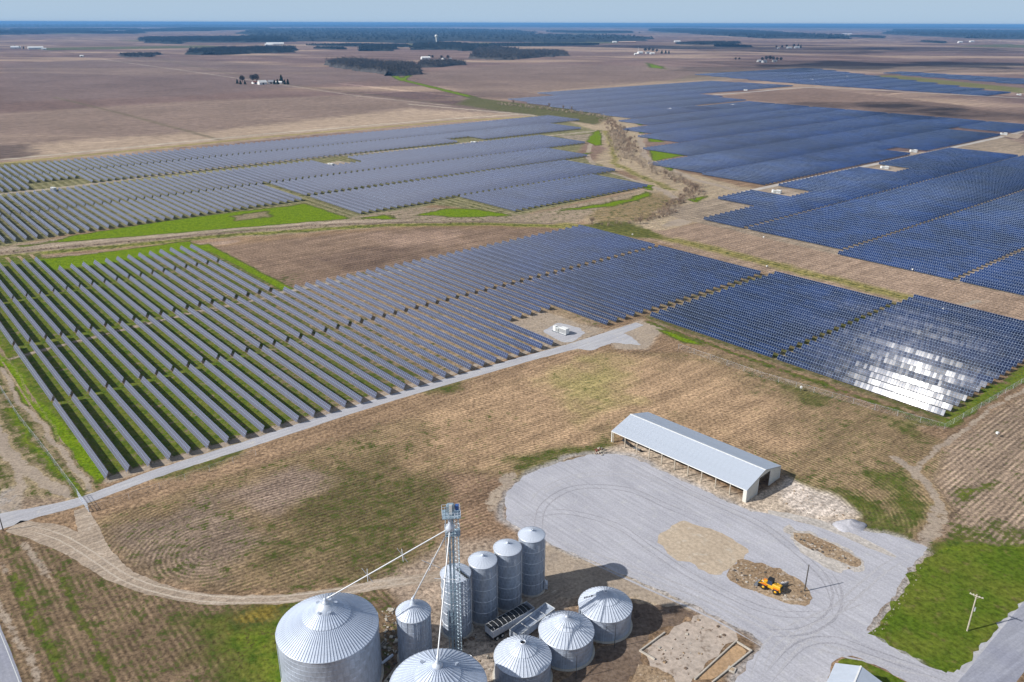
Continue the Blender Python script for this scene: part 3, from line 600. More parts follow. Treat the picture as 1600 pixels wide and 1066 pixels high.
def track(pts, w=.45, gap=1.9, mat=None, name='tyre_track', z=.018):
    W = [G(*p) for p in pts]; W = np.array(W); d_ = np.gradient(W, axis=0); d_ /= np.linalg.norm(d_, axis=1)[:, None]; nr = np.stack([-d_[:, 1], d_[:, 0]], 1)
    for s_ in (-1, 1): sheet(name, None, mat, z, .16, closed=False, width=[0.05] + [w] * (len(W) - 2) + [.05], wpts=[W[i] + nr[i] * gap / 2 * s_ for i in range(len(W))])
M['rut_dark'] = sheet_material('rutted_gravel_dark', (.32, .32, .35), (.37, .365, .395), None, 2.5, 0, .4, .3)
M['rut_light'] = sheet_material('rutted_gravel_light', (.43, .425, .45), (.40, .395, .42), None, 2.5, 0, .4, .25)
M['rut_dirt'] = sheet_material('rutted_dirt', (.46, .39, .32), (.50, .43, .35), None, 2.5, 0, .5, .3)
for i, tk in enumerate([[(830, 790), (860, 760), (920, 742), (1000, 745), (1080, 775), (1180, 820), (1300, 870), (1380, 920)], [(840, 835), (850, 790), (900, 762), (980, 765), (1040, 790), (1100, 815)], [(860, 845), (960, 880), (1080, 925), (1190, 975), (1280, 1010), (1400, 1040), (1490, 1060)],
    [(820, 810), (880, 800), (960, 820), (1020, 860), (1090, 905), (1200, 955), (1290, 960)], [(1200, 1060), (1230, 1020), (1270, 985), (1310, 950), (1380, 890), (1420, 868)], [(1290, 890), (1308, 925), (1300, 960), (1260, 985), (1200, 990)], [(1180, 1060), (1210, 1000), (1290, 960), (1370, 930)],
    [(990, 722), (1080, 770), (1180, 815), (1230, 850), (1290, 905), (1310, 960)], [(870, 850), (990, 905), (1110, 960), (1200, 1010)], [(1500, 1066), (1420, 1040), (1350, 1015), (1300, 1000), (1250, 1010), (1200, 1060)]]):
    track(tk, .38 + .1 * (i % 3), 1.9, M['rut_dark' if i % 2 else 'rut_light'], z=.0155 + .0006 * i)
track([(30, 822), (90, 838), (140, 866), (200, 905), (270, 927), (345, 937), (440, 936), (520, 926), (600, 912), (690, 902)], .4, 1.8, M['rut_dirt'], z=.020)
track([(0, 815), (60, 801), (130, 782), (250, 738), (400, 690), (600, 625), (800, 567), (870, 548), (920, 533)], .5, 1.9, M['rut_light'], z=.017)
# ------------------------------------------------------------------ solar trackers
TILT = 59.0; HUB = 1.45; MODP = 1.025
def table_geometry(n, seed, tilt=TILT, jit=.26):
    """modules of one table; X along the row, tilted towards local +Y"""
    rg = np.random.default_rng(seed); V = []; F = []; MI = []
    L = n * MODP; ct, st = math.cos(R(tilt)), math.sin(R(tilt))
    cvec = np.array([0, -ct, st]); nvec = np.array([0, st, ct]); o = 0
    for i in range(n):
        cx = -L / 2 + (i + .5) * MODP
        ja, jb = R(rg.normal(0, jit)), R(rg.normal(0, jit))
        ax = np.array([1, 0, 0]) + nvec * math.sin(ja); cc = cvec + nvec * math.sin(jb); nn = np.cross(ax, cc)
        nn = nn if nn @ nvec > 0 else -nn; nn /= np.linalg.norm(nn)
        c0 = np.array([cx, 0, HUB]) + nvec * .09
        def P(a, b, h): return c0 + ax * a + cc * b + nn * h
        w, hh, th = .497, 1.0, .035
        for a, b, h in ((-w, -hh, -th), (w, -hh, -th), (w, hh, -th), (-w, hh, -th), (-w, -hh, 0), (w, -hh, 0), (w, hh, 0), (-w, hh, 0)): V.append(P(a, b, h))
        for f in ((0, 3, 2, 1), (4, 5, 6, 7), (0, 1, 5, 4), (1, 2, 6, 5), (2, 3, 7, 6), (3, 0, 4, 7)): F.append([o + k for k in f]); MI.append(0)
        o += 8
        for b0, b1 in ((-.955, -.035), (.035, .955)):
            for a, b in ((-.452, b0), (.452, b0), (.452, b1), (-.452, b1)): V.append(P(a, b, .006))
            F.append([o, o + 1, o + 2, o + 3]); MI.append(1); o += 4
    return np.array(V), np.array(F), np.array(MI)
def far_table(n, seed, tilt):
    """lighter geometry for distant tables: one backing slab, glass cells proud of it"""
    L = n * MODP; ct, st = math.cos(R(tilt)), math.sin(R(tilt))
    cvec = np.array([0, -ct, st]); nvec = np.array([0, st, ct]); c0 = np.array([0, 0, HUB]) + nvec * .09
    V = []; F = []; MI = []
    for a, b, h in ((-L / 2, -1, -.04), (L / 2, -1, -.04), (L / 2, 1, -.04), (-L / 2, 1, -.04), (-L / 2, -1, 0), (L / 2, -1, 0), (L / 2, 1, 0), (-L / 2, 1, 0)):
        V.append(c0 + np.array([a, 0, 0]) + cvec * b + nvec * h)
    for f in ((0, 3, 2, 1), (4, 5, 6, 7), (0, 1, 5, 4), (1, 2, 6, 5), (2, 3, 7, 6), (3, 0, 4, 7)): F.append(f); MI.append(0)
    x = -L / 2 + (np.arange(n) + .5) * MODP
    o = 8; rg = np.random.default_rng(seed)
    for i in range(n):
        j = rg.normal(0, .0035)
        for b0, b1 in ((-.955, -.035), (.035, .955)):
            for a, b in ((-.460, b0), (.460, b0), (.460, b1), (-.460, b1)):
                V.append(c0 + np.array([x[i] + a, 0, 0]) + cvec * b + nvec * (.012 + j * a / .45 * 1.0))
            F.append((o, o + 1, o + 2, o + 3)); MI.append(1); o += 4
    return np.array(V), np.array(F), np.array(MI)
_tm = {}
def table_mesh(n, k):
    if (n, k) not in _tm:
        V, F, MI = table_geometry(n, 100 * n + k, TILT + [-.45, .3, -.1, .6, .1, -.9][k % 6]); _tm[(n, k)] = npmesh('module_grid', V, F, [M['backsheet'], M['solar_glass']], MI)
    return _tm[(n, k)]
def tube_mesh(n):
    if ('t', n) not in _tm:
        m = mb(M['aluminium']); L = n * MODP / 2; m.tube((-L, 0, HUB), (L, 0, HUB), .075, n=6); _tm[('t', n)] = m.mesh('torque_tube')
        m = mb(M['steel']); k = max(2, round(n * MODP / 7.3))
        for i in range(k + 1):
            x = -L + .35 + (2 * L - .7) * i / k; m.box(x - .05, x + .05, -.08, .08, -.3, HUB)
        _tm[('p', n)] = m.mesh('support_frame')
    return _tm[('t', n)], _tm[('p', n)]

TABLES = []       # (u0, u1, v, block)
def rows(u0, u1, v0, v1, blk, skip=(), pitch=PITCHROW):
    k0 = math.ceil((v0 - 37.3) / pitch - 1e-6); k = k0; n = sum(1 for q in TABLES if q[3] == blk)
    while 37.3 + k * pitch <= v1:
        v = 37.3 + k * pitch; n += 1; k += 1
        s = False
        for (a, b, c, d) in skip:
            if c < v < d and a < (u0 + u1) / 2 < b: s = True
        if not s: TABLES.append((u0, u1, v, blk, n))
def dropu(v): return 211.6 - .045 * (v - 37)
v = 37.3; n = 0
while v < 341:                                   # near block
    n += 1; lo = dropu(v) if v < 196 else (235.5 if v < 222 else 206.5)
    TABLES.append((lo, 271.8, v, 'near_front', n)); TABLES.append((273.6, 333.8, v, 'near_middle', n)); v += PITCHROW
rows(336.2, 396.6, 37, 144, 'near_back')
rows(398.4, 462.5, 37, 73, 'near_rear'); rows(398.4, 437.0, 74, 144, 'near_rear')
rows(82.5, 142.0, 246, 360, 'glare_front'); rows(144.0, 202.6, 246, 343, 'glare_back')
ok = lambda *a: None
rows(79.5, 139.8, 401, 540, 'east_front'); rows(142.0, 202.4, 401, 720, 'east_second'); rows(204.6, 265.8, 408, 850, 'east_third')
rows(268.0, 298.5, 410, 469, 'east_fourth'); rows(268.0, 331.5, 470, 850, 'east_fourth', skip=())
TABLES[:] = [(u0, 300.0, v, b, n) if (b == 'east_fourth' and (512 < v < 545 or 672 < v < 704)) else (u0, u1, v, b, n) for (u0, u1, v, b, n) in TABLES]
NOTCH = [(318, 545, 512), (318, 704, 672)]
# north-east field
def pixpoly(pts): return np.array([uvof(*p) for p in pts])
def fill(poly_uv, us, blk, v0, v1, skip=()):
    for (u0, u1) in us:
        for k in range(int((v0 - 37.3) / PITCHROW), int((v1 - 37.3) / PITCHROW) + 1):
            v = 37.3 + k * PITCHROW; um = (u0 + u1) / 2
            d = sdist(poly_uv, np.array([um]), np.array([v]))[0]
            if d > 0: continue
            if any(a < um < b and c < v < e for (a, b, c, e) in skip): continue
            TABLES.append((u0, u1, v, blk, 0))
Qp = np.array([(337, 534), (411, 544), (437, 547), (470, 566), (473, 632), (500, 600), (535, 630), (548, 652), (577, 729), (600, 690), (640, 735), (702, 795), (754, 1125), (345, 1125)])
fill(Qp, [(338.5, 398.5), (400.5, 460.5), (463, 523), (527, 587), (589, 640), (645, 700), (702, 752)], 'far_northeast', 520, 1130, skip=[(330, 400, 786, 818), (330, 400, 1000, 1035)])
for v_ in np.arange(786, 820, PITCHROW): TABLES.append((368, 398.5, float(v_), 'far_northeast', 0))
Sp = np.array([(705, 800), (1012, 856), (1060, 1000), (1090, 1245), (1070, 1470), (870, 1500), (872, 1180), (757, 1128)])
fill(Sp, [(707, 767), (769, 829), (833, 893), (895, 955), (959, 1019), (1021, 1081)], 'far_north', 780, 1520)
fill(pixpoly([(1085, 117), (1270, 108), (1600, 150), (1640, 158), (1575, 153), (1280, 134), (1200, 128)]), [(560 + 63 * i, 621 + 63 * i) for i in range(12)], 'far_horizon', 1500, 2150)
fill(pixpoly([(1390, 112), (1640, 127), (1640, 136), (1400, 117)]), [(560 + 63 * i, 621 + 63 * i) for i in range(10)], 'far_horizon', 1850, 2300)
# west field
rows(511, 584.3, 5, 249, 'west_front'); rows(586.5, 658.5, 5, 600, 'west_back', skip=[])
rows(524, 584.3, 250, 540, 'west_front'); rows(449, 519, 250, 311, 'west_lower'); rows(391, 452, 335, 470, 'west_lower'); rows(454, 519, 312, 503, 'west_lower')
rows(674, 735, 5, 683, 'west_far'); rows(737, 798, 5, 739, 'west_far')
CUTS = [(626, 664, 328, 362), (674, 700, 500, 532), (674, 702, 112, 150)]
T2 = []
for (u0, u1, v, b, n) in TABLES:
    for (a, c, d, e) in CUTS:
        if d < v < e and u0 < c and u1 > a:
            if a > (u0 + u1) / 2: u1 = a
            else: u0 = c
    T2.append((u0, u1, v, b, n))
TABLES = T2
def onscreen(u, v):
    p = UV(u, v); f = p[1] * math.cos(PITCH) + H * math.sin(PITCH); x = FPX * p[0] / f
    yy = FPX * (H * math.cos(PITCH) - p[1] * math.sin(PITCH)) / f
    return f > 0 and abs(x) < 880 and yy < 600
def vis(t): return any(onscreen(u, t[2]) for u in (t[0], (t[0] + t[1]) / 2, t[1]))
seen = [t for t in TABLES if vis(t)]
def dist(t): p = UV((t[0] + t[1]) / 2, t[2]); return math.hypot(p[0], p[1])
seen.sort(key=dist); near = seen[:300]; rest = seen[300:]
def ordinal(n):
    if 10 <= n % 100 <= 20: s = 'th'
    else: s = {1: 'st', 2: 'nd', 3: 'rd'}.get(n % 10, 'th')
    return '%d%s' % (n, s)
BLK = {'near_front': 'panel row ending at the gravel road, %s from the west fence',
       'near_middle': 'panel row in the middle of the near block, %s from its west edge',
       'near_back': 'panel row on grass behind the cross lane, %s from the west',
       'near_rear': 'short panel row at the rear green strip, %s from the west',
       'glare_front': 'blue panel row in the glare block, southern half, %s from the shed side',
       'glare_back': 'blue panel row in the glare block, northern half, %s from the shed side',
       'east_front': 'dark blue panel row at the right edge, eastern block, %s from the olive belt',
       'east_second': 'dark blue panel row south of the brown cross lane, %s from the olive belt',
       'east_third': 'dark blue panel row north of the brown cross lane, %s from the olive belt',
       'east_fourth': 'dark blue panel row by the far gravel road, %s from the creek',
       'west_lower': 'lilac grey panel row beside the western green strips, %s from the west',
       'west_front': 'lilac grey panel row in the near western block, %s from the picture edge'}
for i, (u0, u1, v, b, n) in enumerate(near):
    L = u1 - u0; nm = int(L / MODP); p = UV((u0 + u1) / 2, v)
    if nm < 10: continue
    root = empty('solar_tracker', (p[0], p[1], 0), ROTU, BLK.get(b, 'tilted panel table, %s row from the west') % ordinal(max(n, 1)), 'solar panel row', 'rows of tilted solar panel tables')
    tm, pm = tube_mesh(nm)
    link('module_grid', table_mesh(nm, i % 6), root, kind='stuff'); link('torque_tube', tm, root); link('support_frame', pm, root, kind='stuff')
# the remaining rows as one mass
Vs = []; Fs = []; Ms = []; off = 0; cache = {}
rot = np.array([[math.cos(ROTU), -math.sin(ROTU), 0], [math.sin(ROTU), math.cos(ROTU), 0], [0, 0, 1]])
for i, (u0, u1, v, b, n) in enumerate(rest):
    nm = int((u1 - u0) / MODP)
    if nm < 5: continue
    k = (nm, int(RNG.integers(0, 8)))
    if k not in cache: cache[k] = far_table(nm, k[1], TILT + [-.8, -.4, 0, .3, .6, .1, -.2, .9][k[1]])
    V, F, MI = cache[k]; p = UV((u0 + u1) / 2, v)
    Vs.append(V @ rot.T + np.array([p[0], p[1], 0])); Fs.append(F + off); Ms.append(MI); off += len(V)
# simple posts: one short wall of thin legs per table is too small to see, so a leg every 15 m
m = MB(); m.mat(M['steel'])
if Vs:
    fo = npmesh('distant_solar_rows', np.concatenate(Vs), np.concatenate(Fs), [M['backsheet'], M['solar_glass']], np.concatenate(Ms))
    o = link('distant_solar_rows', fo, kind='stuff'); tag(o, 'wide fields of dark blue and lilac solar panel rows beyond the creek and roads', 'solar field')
print('TABLES', len(TABLES), 'seen', len(seen), 'near', len(near), 'far verts', off)

# ------------------------------------------------------------------ grain bins
def sector_panel(name, r0, z0, r1, z1, n, mat, rib=.05, steps=1):
    """one roof sheet: a sector with an upstand rib on its left edge; r0,z0 outer, r1,z1 inner"""
    a = 2 * math.pi / n; m = mb(mat); k = 3
    vs = []; 
    for j in range(2):
        r, z = ((r0, z0), (r1, z1))[j]
        for i in range(k): t_ = a * i / (k - 1); vs.append((r * math.cos(t_), r * math.sin(t_), z))
    m.add(vs, [(0, 1, 4, 3), (1, 2, 5, 4)])
    w0 = rib * .45; e = Vector((0, 1, 0))
    p0 = Vector((r0, 0, z0)); p1 = Vector((r1, 0, z1)); h = Vector((0, 0, rib))
    q = [p0 - e * w0, p0 + e * w0, p1 + e * w0 * .6, p1 - e * w0 * .6]
    m.add([tuple(x) for x in q] + [tuple(x + h) for x in q], [(4, 5, 6, 7), (0, 1, 5, 4), (1, 2, 6, 5), (2, 3, 7, 6), (3, 0, 4, 7)])
    return m.mesh(name)
def wall_ring_mesh(r, h, mat, n=56, corr=6, depth=.018):
    prof = []
    for i in range(corr * 2 + 1): prof.append((r + (depth if i % 2 else -depth * .3), h * i / (corr * 2) * .985))
    prof.append((r - .03, h)); m = mb(mat); m.lathe(prof, n); return m.mesh('wall_ring')
def grain_bin(name, x, y, r, hw, rise, nring, npan, label, group, wall, roof, cap='cone', two=True, stiff=0, hoops=0, pan_rib=.06, capr=.45, ribs_mat=None):
    t_ = empty(name, (x, y, 0), 0, label, 'grain bin', group)
    m = mb(M['concrete']); m.lathe([(r + .45, 0), (r + .45, .22), (r - .1, .22)], 40); m.build('foundation', t_)
    h = (hw - .2) / nring; me = wall_ring_mesh(r, h, wall)
    for i in range(nring): link('wall_ring', me, t_, (0, 0, .2 + i * h), .13 * i)
    ro = r + .14; slope = rise / (r - capr)
    if two:
        rm = r * .47; zm = hw + slope * (ro - rm) * .92
        me = sector_panel('roof_panel', ro, hw - .02, rm, zm, npan, roof, pan_rib)
        me2 = sector_panel('upper_roof_panel', rm + .12, zm + .03, capr, hw + rise + .05, npan // 2, roof, pan_rib)
        for i in range(npan): link('roof_panel', me, t_, (0, 0, 0), 2 * math.pi * i / npan)
        for i in range(npan // 2): link('upper_roof_panel', me2, t_, (0, 0, 0), 2 * math.pi * i / (npan // 2))
    else:
        me = sector_panel('roof_panel', ro, hw - .02, capr, hw + rise, npan, roof, pan_rib)
        for i in range(npan): link('roof_panel', me, t_, (0, 0, 0), 2 * math.pi * i / npan)
    m = mb(roof); m.lathe([(ro + .03, hw - .07), (ro + .05, hw), (ro - .08, hw + .05)], 56); m.build('eave_ring', t_)
    zc = hw + rise
    m = mb(M['zinc_light'])
    if cap == 'cone': m.lathe([(capr + .04, zc - .02), (capr + .04, zc + .25), (capr * .75, zc + .38), (.12, zc + .46), (.01, zc + .47)], 20)
    elif cap == 'open':
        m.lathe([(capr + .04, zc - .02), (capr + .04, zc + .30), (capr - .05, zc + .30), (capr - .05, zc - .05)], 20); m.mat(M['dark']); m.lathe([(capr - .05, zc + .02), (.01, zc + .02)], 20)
    elif cap == 'spout': m.lathe([(capr + .04, zc - .02), (capr + .04, zc + .30), (capr * .6, zc + .55), (.26, zc + .8), (.26, zc + 1.2), (.01, zc + 1.2)], 20)
    m.build('roof_cap', t_)
    if stiff:
        m = mb(wall); m.box(r + .01, r + .075, -.05, .05, .22, hw * (1 if stiff > 0 else .42)); me = m.mesh('wall_stiffener')
        for i in range(abs(stiff)): link('wall_stiffener', me, t_, (0, 0, 0), 2 * math.pi * (i + .3) / abs(stiff))
    if hoops:
        m = mb(M['hoop']); m.lathe([(r + .03, -.09), (r + .13, 0), (r + .03, .09)], 48); me = m.mesh('wind_ring')
        for i in range(hoops): link('wind_ring', me, t_, (0, 0, hw * (i + 1) / (hoops + 1)), .3)
    return t_
def vents(t_, r, z, ang, mat, hs=.5):
    for a in ang:
        m = mb(mat); m.tube((r * math.cos(a), r * math.sin(a), z - .2), (r * math.cos(a), r * math.sin(a), z + hs), .24, n=10); m.tube((r * math.cos(a), r * math.sin(a), z + hs), (r * math.cos(a), r * math.sin(a), z + hs + .12), .36, n=10)
        m.build('roof_vent', t_)
def ladder(t_, r, a, z0, z1, name='ladder', cage=False, mat=None, rungs=None):
    m = mb(mat or M['zinc_light']); c_ = Vector((math.cos(a), math.sin(a), 0)); s_ = Vector((-math.sin(a), math.cos(a), 0))
    for k in (-.22, .22): p = c_ * (r + .18) + s_ * k; m.tube(p + Vector((0, 0, z0)), p + Vector((0, 0, z1)), .025, n=4)
    z = z0
    while z < z1: p = c_ * (r + .18); m.tube(p - s_ * .22 + Vector((0, 0, z)), p + s_ * .22 + Vector((0, 0, z)), .015, n=4, caps=False); z += .33
    m.build(name, t_)
    if cage:
        m = mb(mat or M['zinc_light']); z = z0 + 2.2
        hoop = [c_ * (r + .18) + s_ * .36 * math.sin(q) + c_ * (.36 + .36 * -math.cos(q)) * 1.0 for q in np.linspace(-2.6, 2.6, 9)]
        while z < z1:
            for i in range(8): m.tube(hoop[i] + Vector((0, 0, z)), hoop[i + 1] + Vector((0, 0, z)), .02, n=4, caps=False)
            z += .9
        for i in (1, 3, 4, 5, 7): m.tube(hoop[i] + Vector((0, 0, z0 + 2.2)), hoop[i] + Vector((0, 0, z1)), .014, n=4, caps=False)
        m.build('safety_cage', t_)

big = grain_bin('grain_bin', -33.7, 116.4, 9.1, 12.0, 5.1, 11, 96, 'largest corrugated steel bin with finely ribbed cone roof on green grass at left', 'grain bins of the farm', M['zinc'], M['zinc_roof'], 'spout', True, 0, 0, .10, .6)
m = mb(M['zinc_light']); m.lathe([(2.9, 15.25), (2.95, 15.6), (.7, 17.25)], 40); m.build('roof_collar', big)
vents(big, 1.9, 16.1, (.6, 1.4, 2.6, -2.0, -1.0), M['zinc'], .35)
ladder(big, 9.1, .35, .3, 12.4); ladder(big, 9.1, 3.4, .3, 12.4)
m = mb(M['hoop']);
for i in range(18):
    a = -.95 + i * .107; m.tube((9.3 * math.cos(a), 9.3 * math.sin(a), 12.0), (9.3 * math.cos(a), 9.3 * math.sin(a), 12.9), .02, n=4)
    if i: m.tube((9.3 * math.cos(a - .107), 9.3 * math.sin(a - .107), 12.9), (9.3 * math.cos(a), 9.3 * math.sin(a), 12.9), .02, n=4)
mid = grain_bin('grain_bin', -12.4, 104.2, 8.2, 10.4, 4.0, 10, 60, 'wide bin with evenly ribbed cone roof at the bottom centre, under the middle spout', 'grain bins of the farm', M['zinc'], M['zinc_roof'], 'spout', True, 0, 0, .12, .9)
vents(mid, 3.6, 12.9, (.5, 2.5), M['zinc'], .3); ladder(mid, 8.2, .9, .3, 10.6)
hop = grain_bin('grain_bin', -18.6, 121.5, 3.2, 11.1, 1.9, 9, 34, 'slim standing bin with vertical ribs between the big bin and the elevator tower', 'grain bins of the farm', M['zinc'], M['zinc_light'], 'spout', False, 16, 0, .11, .5)
ladder(hop, 3.2, -1.2, .3, 11.2)
SIL = [(-11.0, 129.2, 2.92, 'tall weathered silo directly behind the elevator tower, first of its row of four'),
       (-5.8, 133.3, 2.80, 'tall weathered silo, second of four, left of the parked hopper trailer'),
       (-.8, 137.5, 2.82, 'tall weathered silo, third of four, behind the parked hopper trailer'),
       (4.3, 142.0, 2.76, 'tall weathered silo at the far end of the row, beside the gravel yard')]
for i, (x, y, r, lb) in enumerate(SIL):
    s_ = grain_bin('silo', x, y, r, 14.0, .95, 15, 22, lb, 'row of four tall silos', M['zinc_old'], M['zinc_light'], 'cone' if i != 3 else 'open', False, -14, 4, .035, .25)
    s_['category'] = 'silo'; ladder(s_, r, -.95, .3, 14.3, 'ladder', i == 0)
    m = mb(M['pipe']); m.tube(((r + .2) * math.cos(-.25), (r + .2) * math.sin(-.25), .6), ((r + .2) * math.cos(-.25), (r + .2) * math.sin(-.25), 13.2), .09, n=6); m.build('down_pipe', s_)
    if i == 0:
        m = mb(M['darksteel'])
        for k in range(7): a = -.6; q = 2.9 - k * .42; m.box(q * math.cos(a) - .3, q * math.cos(a) + .3, q * math.sin(a) - .15, q * math.sin(a) + .15, 14.05 + (2.9 - q) * .34, 14.25 + (2.9 - q) * .34)
        m.build('roof_steps', s_)
    if i == 3:
        m = mb(M['zinc_light']); m.box(r, r + .9, -.7, .7, .2, 1.5); m.tube((r + .5, -.2, 1.5), (r - .1, -.2, 2.6), .35, n=8); m.build('aeration_fan', s_)
SB = [(2.2, 116.6, 5.28, 'open', 'squat bin with an open roof hatch, nearest of the three small bins'),
      (10.8, 123.5, 5.30, 'cone', 'middle one of the three squat bins, beside the two parked trailers'),
      (19.2, 130.9, 5.35, 'open', 'squat bin with faded lettering on its roof, beside the dark soil patch')]
for i, (x, y, r, cp, lb) in enumerate(SB):
    b_ = grain_bin('grain_bin', x, y, r, 5.0, 3.0, 5, 44, lb, 'three squat bins', M['zinc'], M['zinc_light'], cp, True, 0, 0, .11, .55 if i == 0 else .3)
    ladder(b_, r, -1.75, .3, 5.2)
    m = mb(M['zinc_old']); a = -1.5
    m.box(r * math.cos(a) - .55, r * math.cos(a) + .55, r * math.sin(a) - .08, r * math.sin(a) + .1, .3, 2.2); m.build('door', b_)
    if i == 2:   # faded stencil marks on the roof, too worn to read
        for row, (rad, n0) in enumerate(((4.35, 5), (2.85, 7))):
            m = mb(M['paint_mark']); rg = random.Random(5 + row)
            for k in range(n0):
                a = math.pi * .93 - .02 + (0 if row else 0); q = rad - k * (.33 if row == 0 else .22)
                zz = 5.0 + (r + .14 - q) * .53 + .16; s_ = Vector((-math.sin(a), math.cos(a), 0))
                for w in range(2): c_ = Vector((q * math.cos(a), q * math.sin(a), zz)) + s_ * (w * .28 - .1); m.box(c_.x - .04, c_.x + .10, c_.y - .16, c_.y + .05 + rg.random() * .12, c_.z - .02, c_.z + .03)
            m.build('lettering', b_)

# ------------------------------------------------------------------ bucket elevator tower with spouts
TX, TY = -11.0, 121.9
tw = empty('grain_elevator_tower', (TX, TY, 0), .12, 'tall grey bucket elevator tower with caged ladder, top platform and pale spouts', 'grain elevator')
for s_ in (-.32, .32):
    m = mb(M['towermetal']); m.box(s_ - .19, s_ + .19, -.22, .22, .6, 33.5)
    for k in range(11): m.box(s_ - .24, s_ + .24, -.27, .27, 2.9 * k + 1.2, 2.9 * k + 1.3)
    m.build('elevator_leg', tw)
m = mb(M['towermetal'])
for a, b in ((-1.0, -1.0), (1.35, -1.0), (1.35, 1.0), (-1.0, 1.0)): m.tube((a, b, 0), (a, b, 33.4), .04, n=4)
for k in range(12):
    z = 2.8 * k
    for (a, b, c, d) in ((-1, -1, 1.35, -1), (1.35, -1, 1.35, 1), (1.35, 1, -1, 1), (-1, 1, -1, -1)):
        m.tube((a, b, z + 2.8), (c, d, z + 2.8), .022, n=4, caps=False); m.tube((a, b, z), (c, d, z + 2.8), .014, n=4, caps=False)
m.build('lattice_frame', tw)
m = mb(M['towermetal']); m.box(-.75, .75, -.45, .45, 33.3, 34.5); m.box(-.55, .55, -.35, .35, 34.5, 34.75); m.build('elevator_head', tw)
m = mb(M['blue']); m.box(.85, 1.5, -.35, .3, 33.5, 34.5); m.tube((.5, 0, 34.1), (1.2, 0, 34.1), .25, n=10); m.build('drive_motor', tw)
m = mb(M['white']); m.box(-.25, .25, -.65, -.48, 32.9, 34.9); m.build('head_cover', tw)
def platform(z, x0, x1, y0, y1, name):
    m = mb(M['towermetal']); m.box(x0, x1, y0, y1, z - .06, z)
    for i in range(5): m.box(x0, x1, y0 + (y1 - y0) * i / 4 - .03, y0 + (y1 - y0) * i / 4 + .03, z, z + .03)
    p_ = m.build(name, tw); m = mb(M['zinc_light'])
    cs = [(x0, y0), (x1, y0), (x1, y1), (x0, y1)]
    for i in range(4):
        a, b = cs[i], cs[(i + 1) % 4]
        for q in (.5, 1.1): m.tube((*a, z + q), (*b, z + q), .03, n=4, caps=False)
        for k in range(4): f = k / 3; m.tube((a[0] + (b[0] - a[0]) * f, a[1] + (b[1] - a[1]) * f, z), (a[0] + (b[0] - a[0]) * f, a[1] + (b[1] - a[1]) * f, z + 1.1), .03, n=4, caps=False)
    m.build('guard_rail', p_)
platform(32.6, -1.55, 1.75, -1.5, 1.5, 'top_platform'); platform(28.6, -1.1, 1.6, -1.2, 1.2, 'lower_platform')
m = mb(M['zinc_light']); m.lathe([(.35, 29.6), (.85, 29.9), (.85, 30.6), (.3, 31.2), (.25, 32.6)], 16, c=(-.2, -.8)); m.build('distributor', tw)
t2 = empty('x', (0, 0, 0)); bpy.data.objects.remove(t2)
m = mb(M['zinc_light'])
for k in (.75, 1.2): m.tube((k, -1.15, .3), (k, -1.15, 33.5), .028, n=4)
for i in range(100): m.tube((.75, -1.15, .4 + i * .33), (1.2, -1.15, .4 + i * .33), .016, n=4, caps=False)
m.build('ladder', tw)
m = mb(M['towermetal'])
for i in range(36):
    z = 2.5 + i * .85; pr = [(.98 + .42 * math.sin(q), -1.15 - .38 + .40 * math.cos(q) * 1.0, z) for q in np.linspace(-2.7, 2.7, 8)]
    for a, b in zip(pr[:-1], pr[1:]): m.tube(a, b, .022, n=4, caps=False)
for q in (-2.2, -1.2, 0, 1.2, 2.2): m.tube((.98 + .42 * math.sin(q + 3.14), -1.53 + .40 * math.cos(q + 3.14), 2.5), (.98 + .42 * math.sin(q + 3.14), -1.53 + .40 * math.cos(q + 3.14), 32.4), .016, n=4, caps=False)
m.build('safety_cage', tw)
m = mb(M['steel']); m.box(-1.3, 1.3, -1.0, 1.0, 0, .9); m.build('boot_pit_cover', tw)
tw_inv = tw.matrix_basis.inverted() if 0 else (Matrix.Translation((TX, TY, 0)) @ Matrix.Rotation(.12, 4, 'Z')).inverted()
def spout(end, braces, r=.125):
    a = Vector((-.2, -.8, 30.2)); b = tw_inv @ Vector(end); m = mb(M['pipe']); m.tube(a, b, r, n=10); d = (b - a).normalized(); q = d.to_track_quat('Z', 'Y')
    p_ = m.build('spout_pipe', tw)
    for f in (.02, .97):
        m = mb(M['zinc_light']); c_ = a.lerp(b, f); m.tube(c_ - d * .25, c_ + d * .25, r + .09, n=10); m.build('pipe_flange', p_)
    for f in braces:
        c_ = a.lerp(b, f); m = mb(M['pipe'])
        for k in (0, 1): e = q @ (Vector((1.7, 0, 0)) if k else Vector((0, 1.7, 0))); m.tube(c_ - e * 1.1, c_ + e * 1.1, .06, n=5)
        m.build('spreader_bar', p_)
spout((-33.7, 116.4, 18.0), (.38, .66)); spout((-18.6, 121.5, 14.0), (.50,)); spout((-12.4, 104.2, 15.4), (.40,)); 

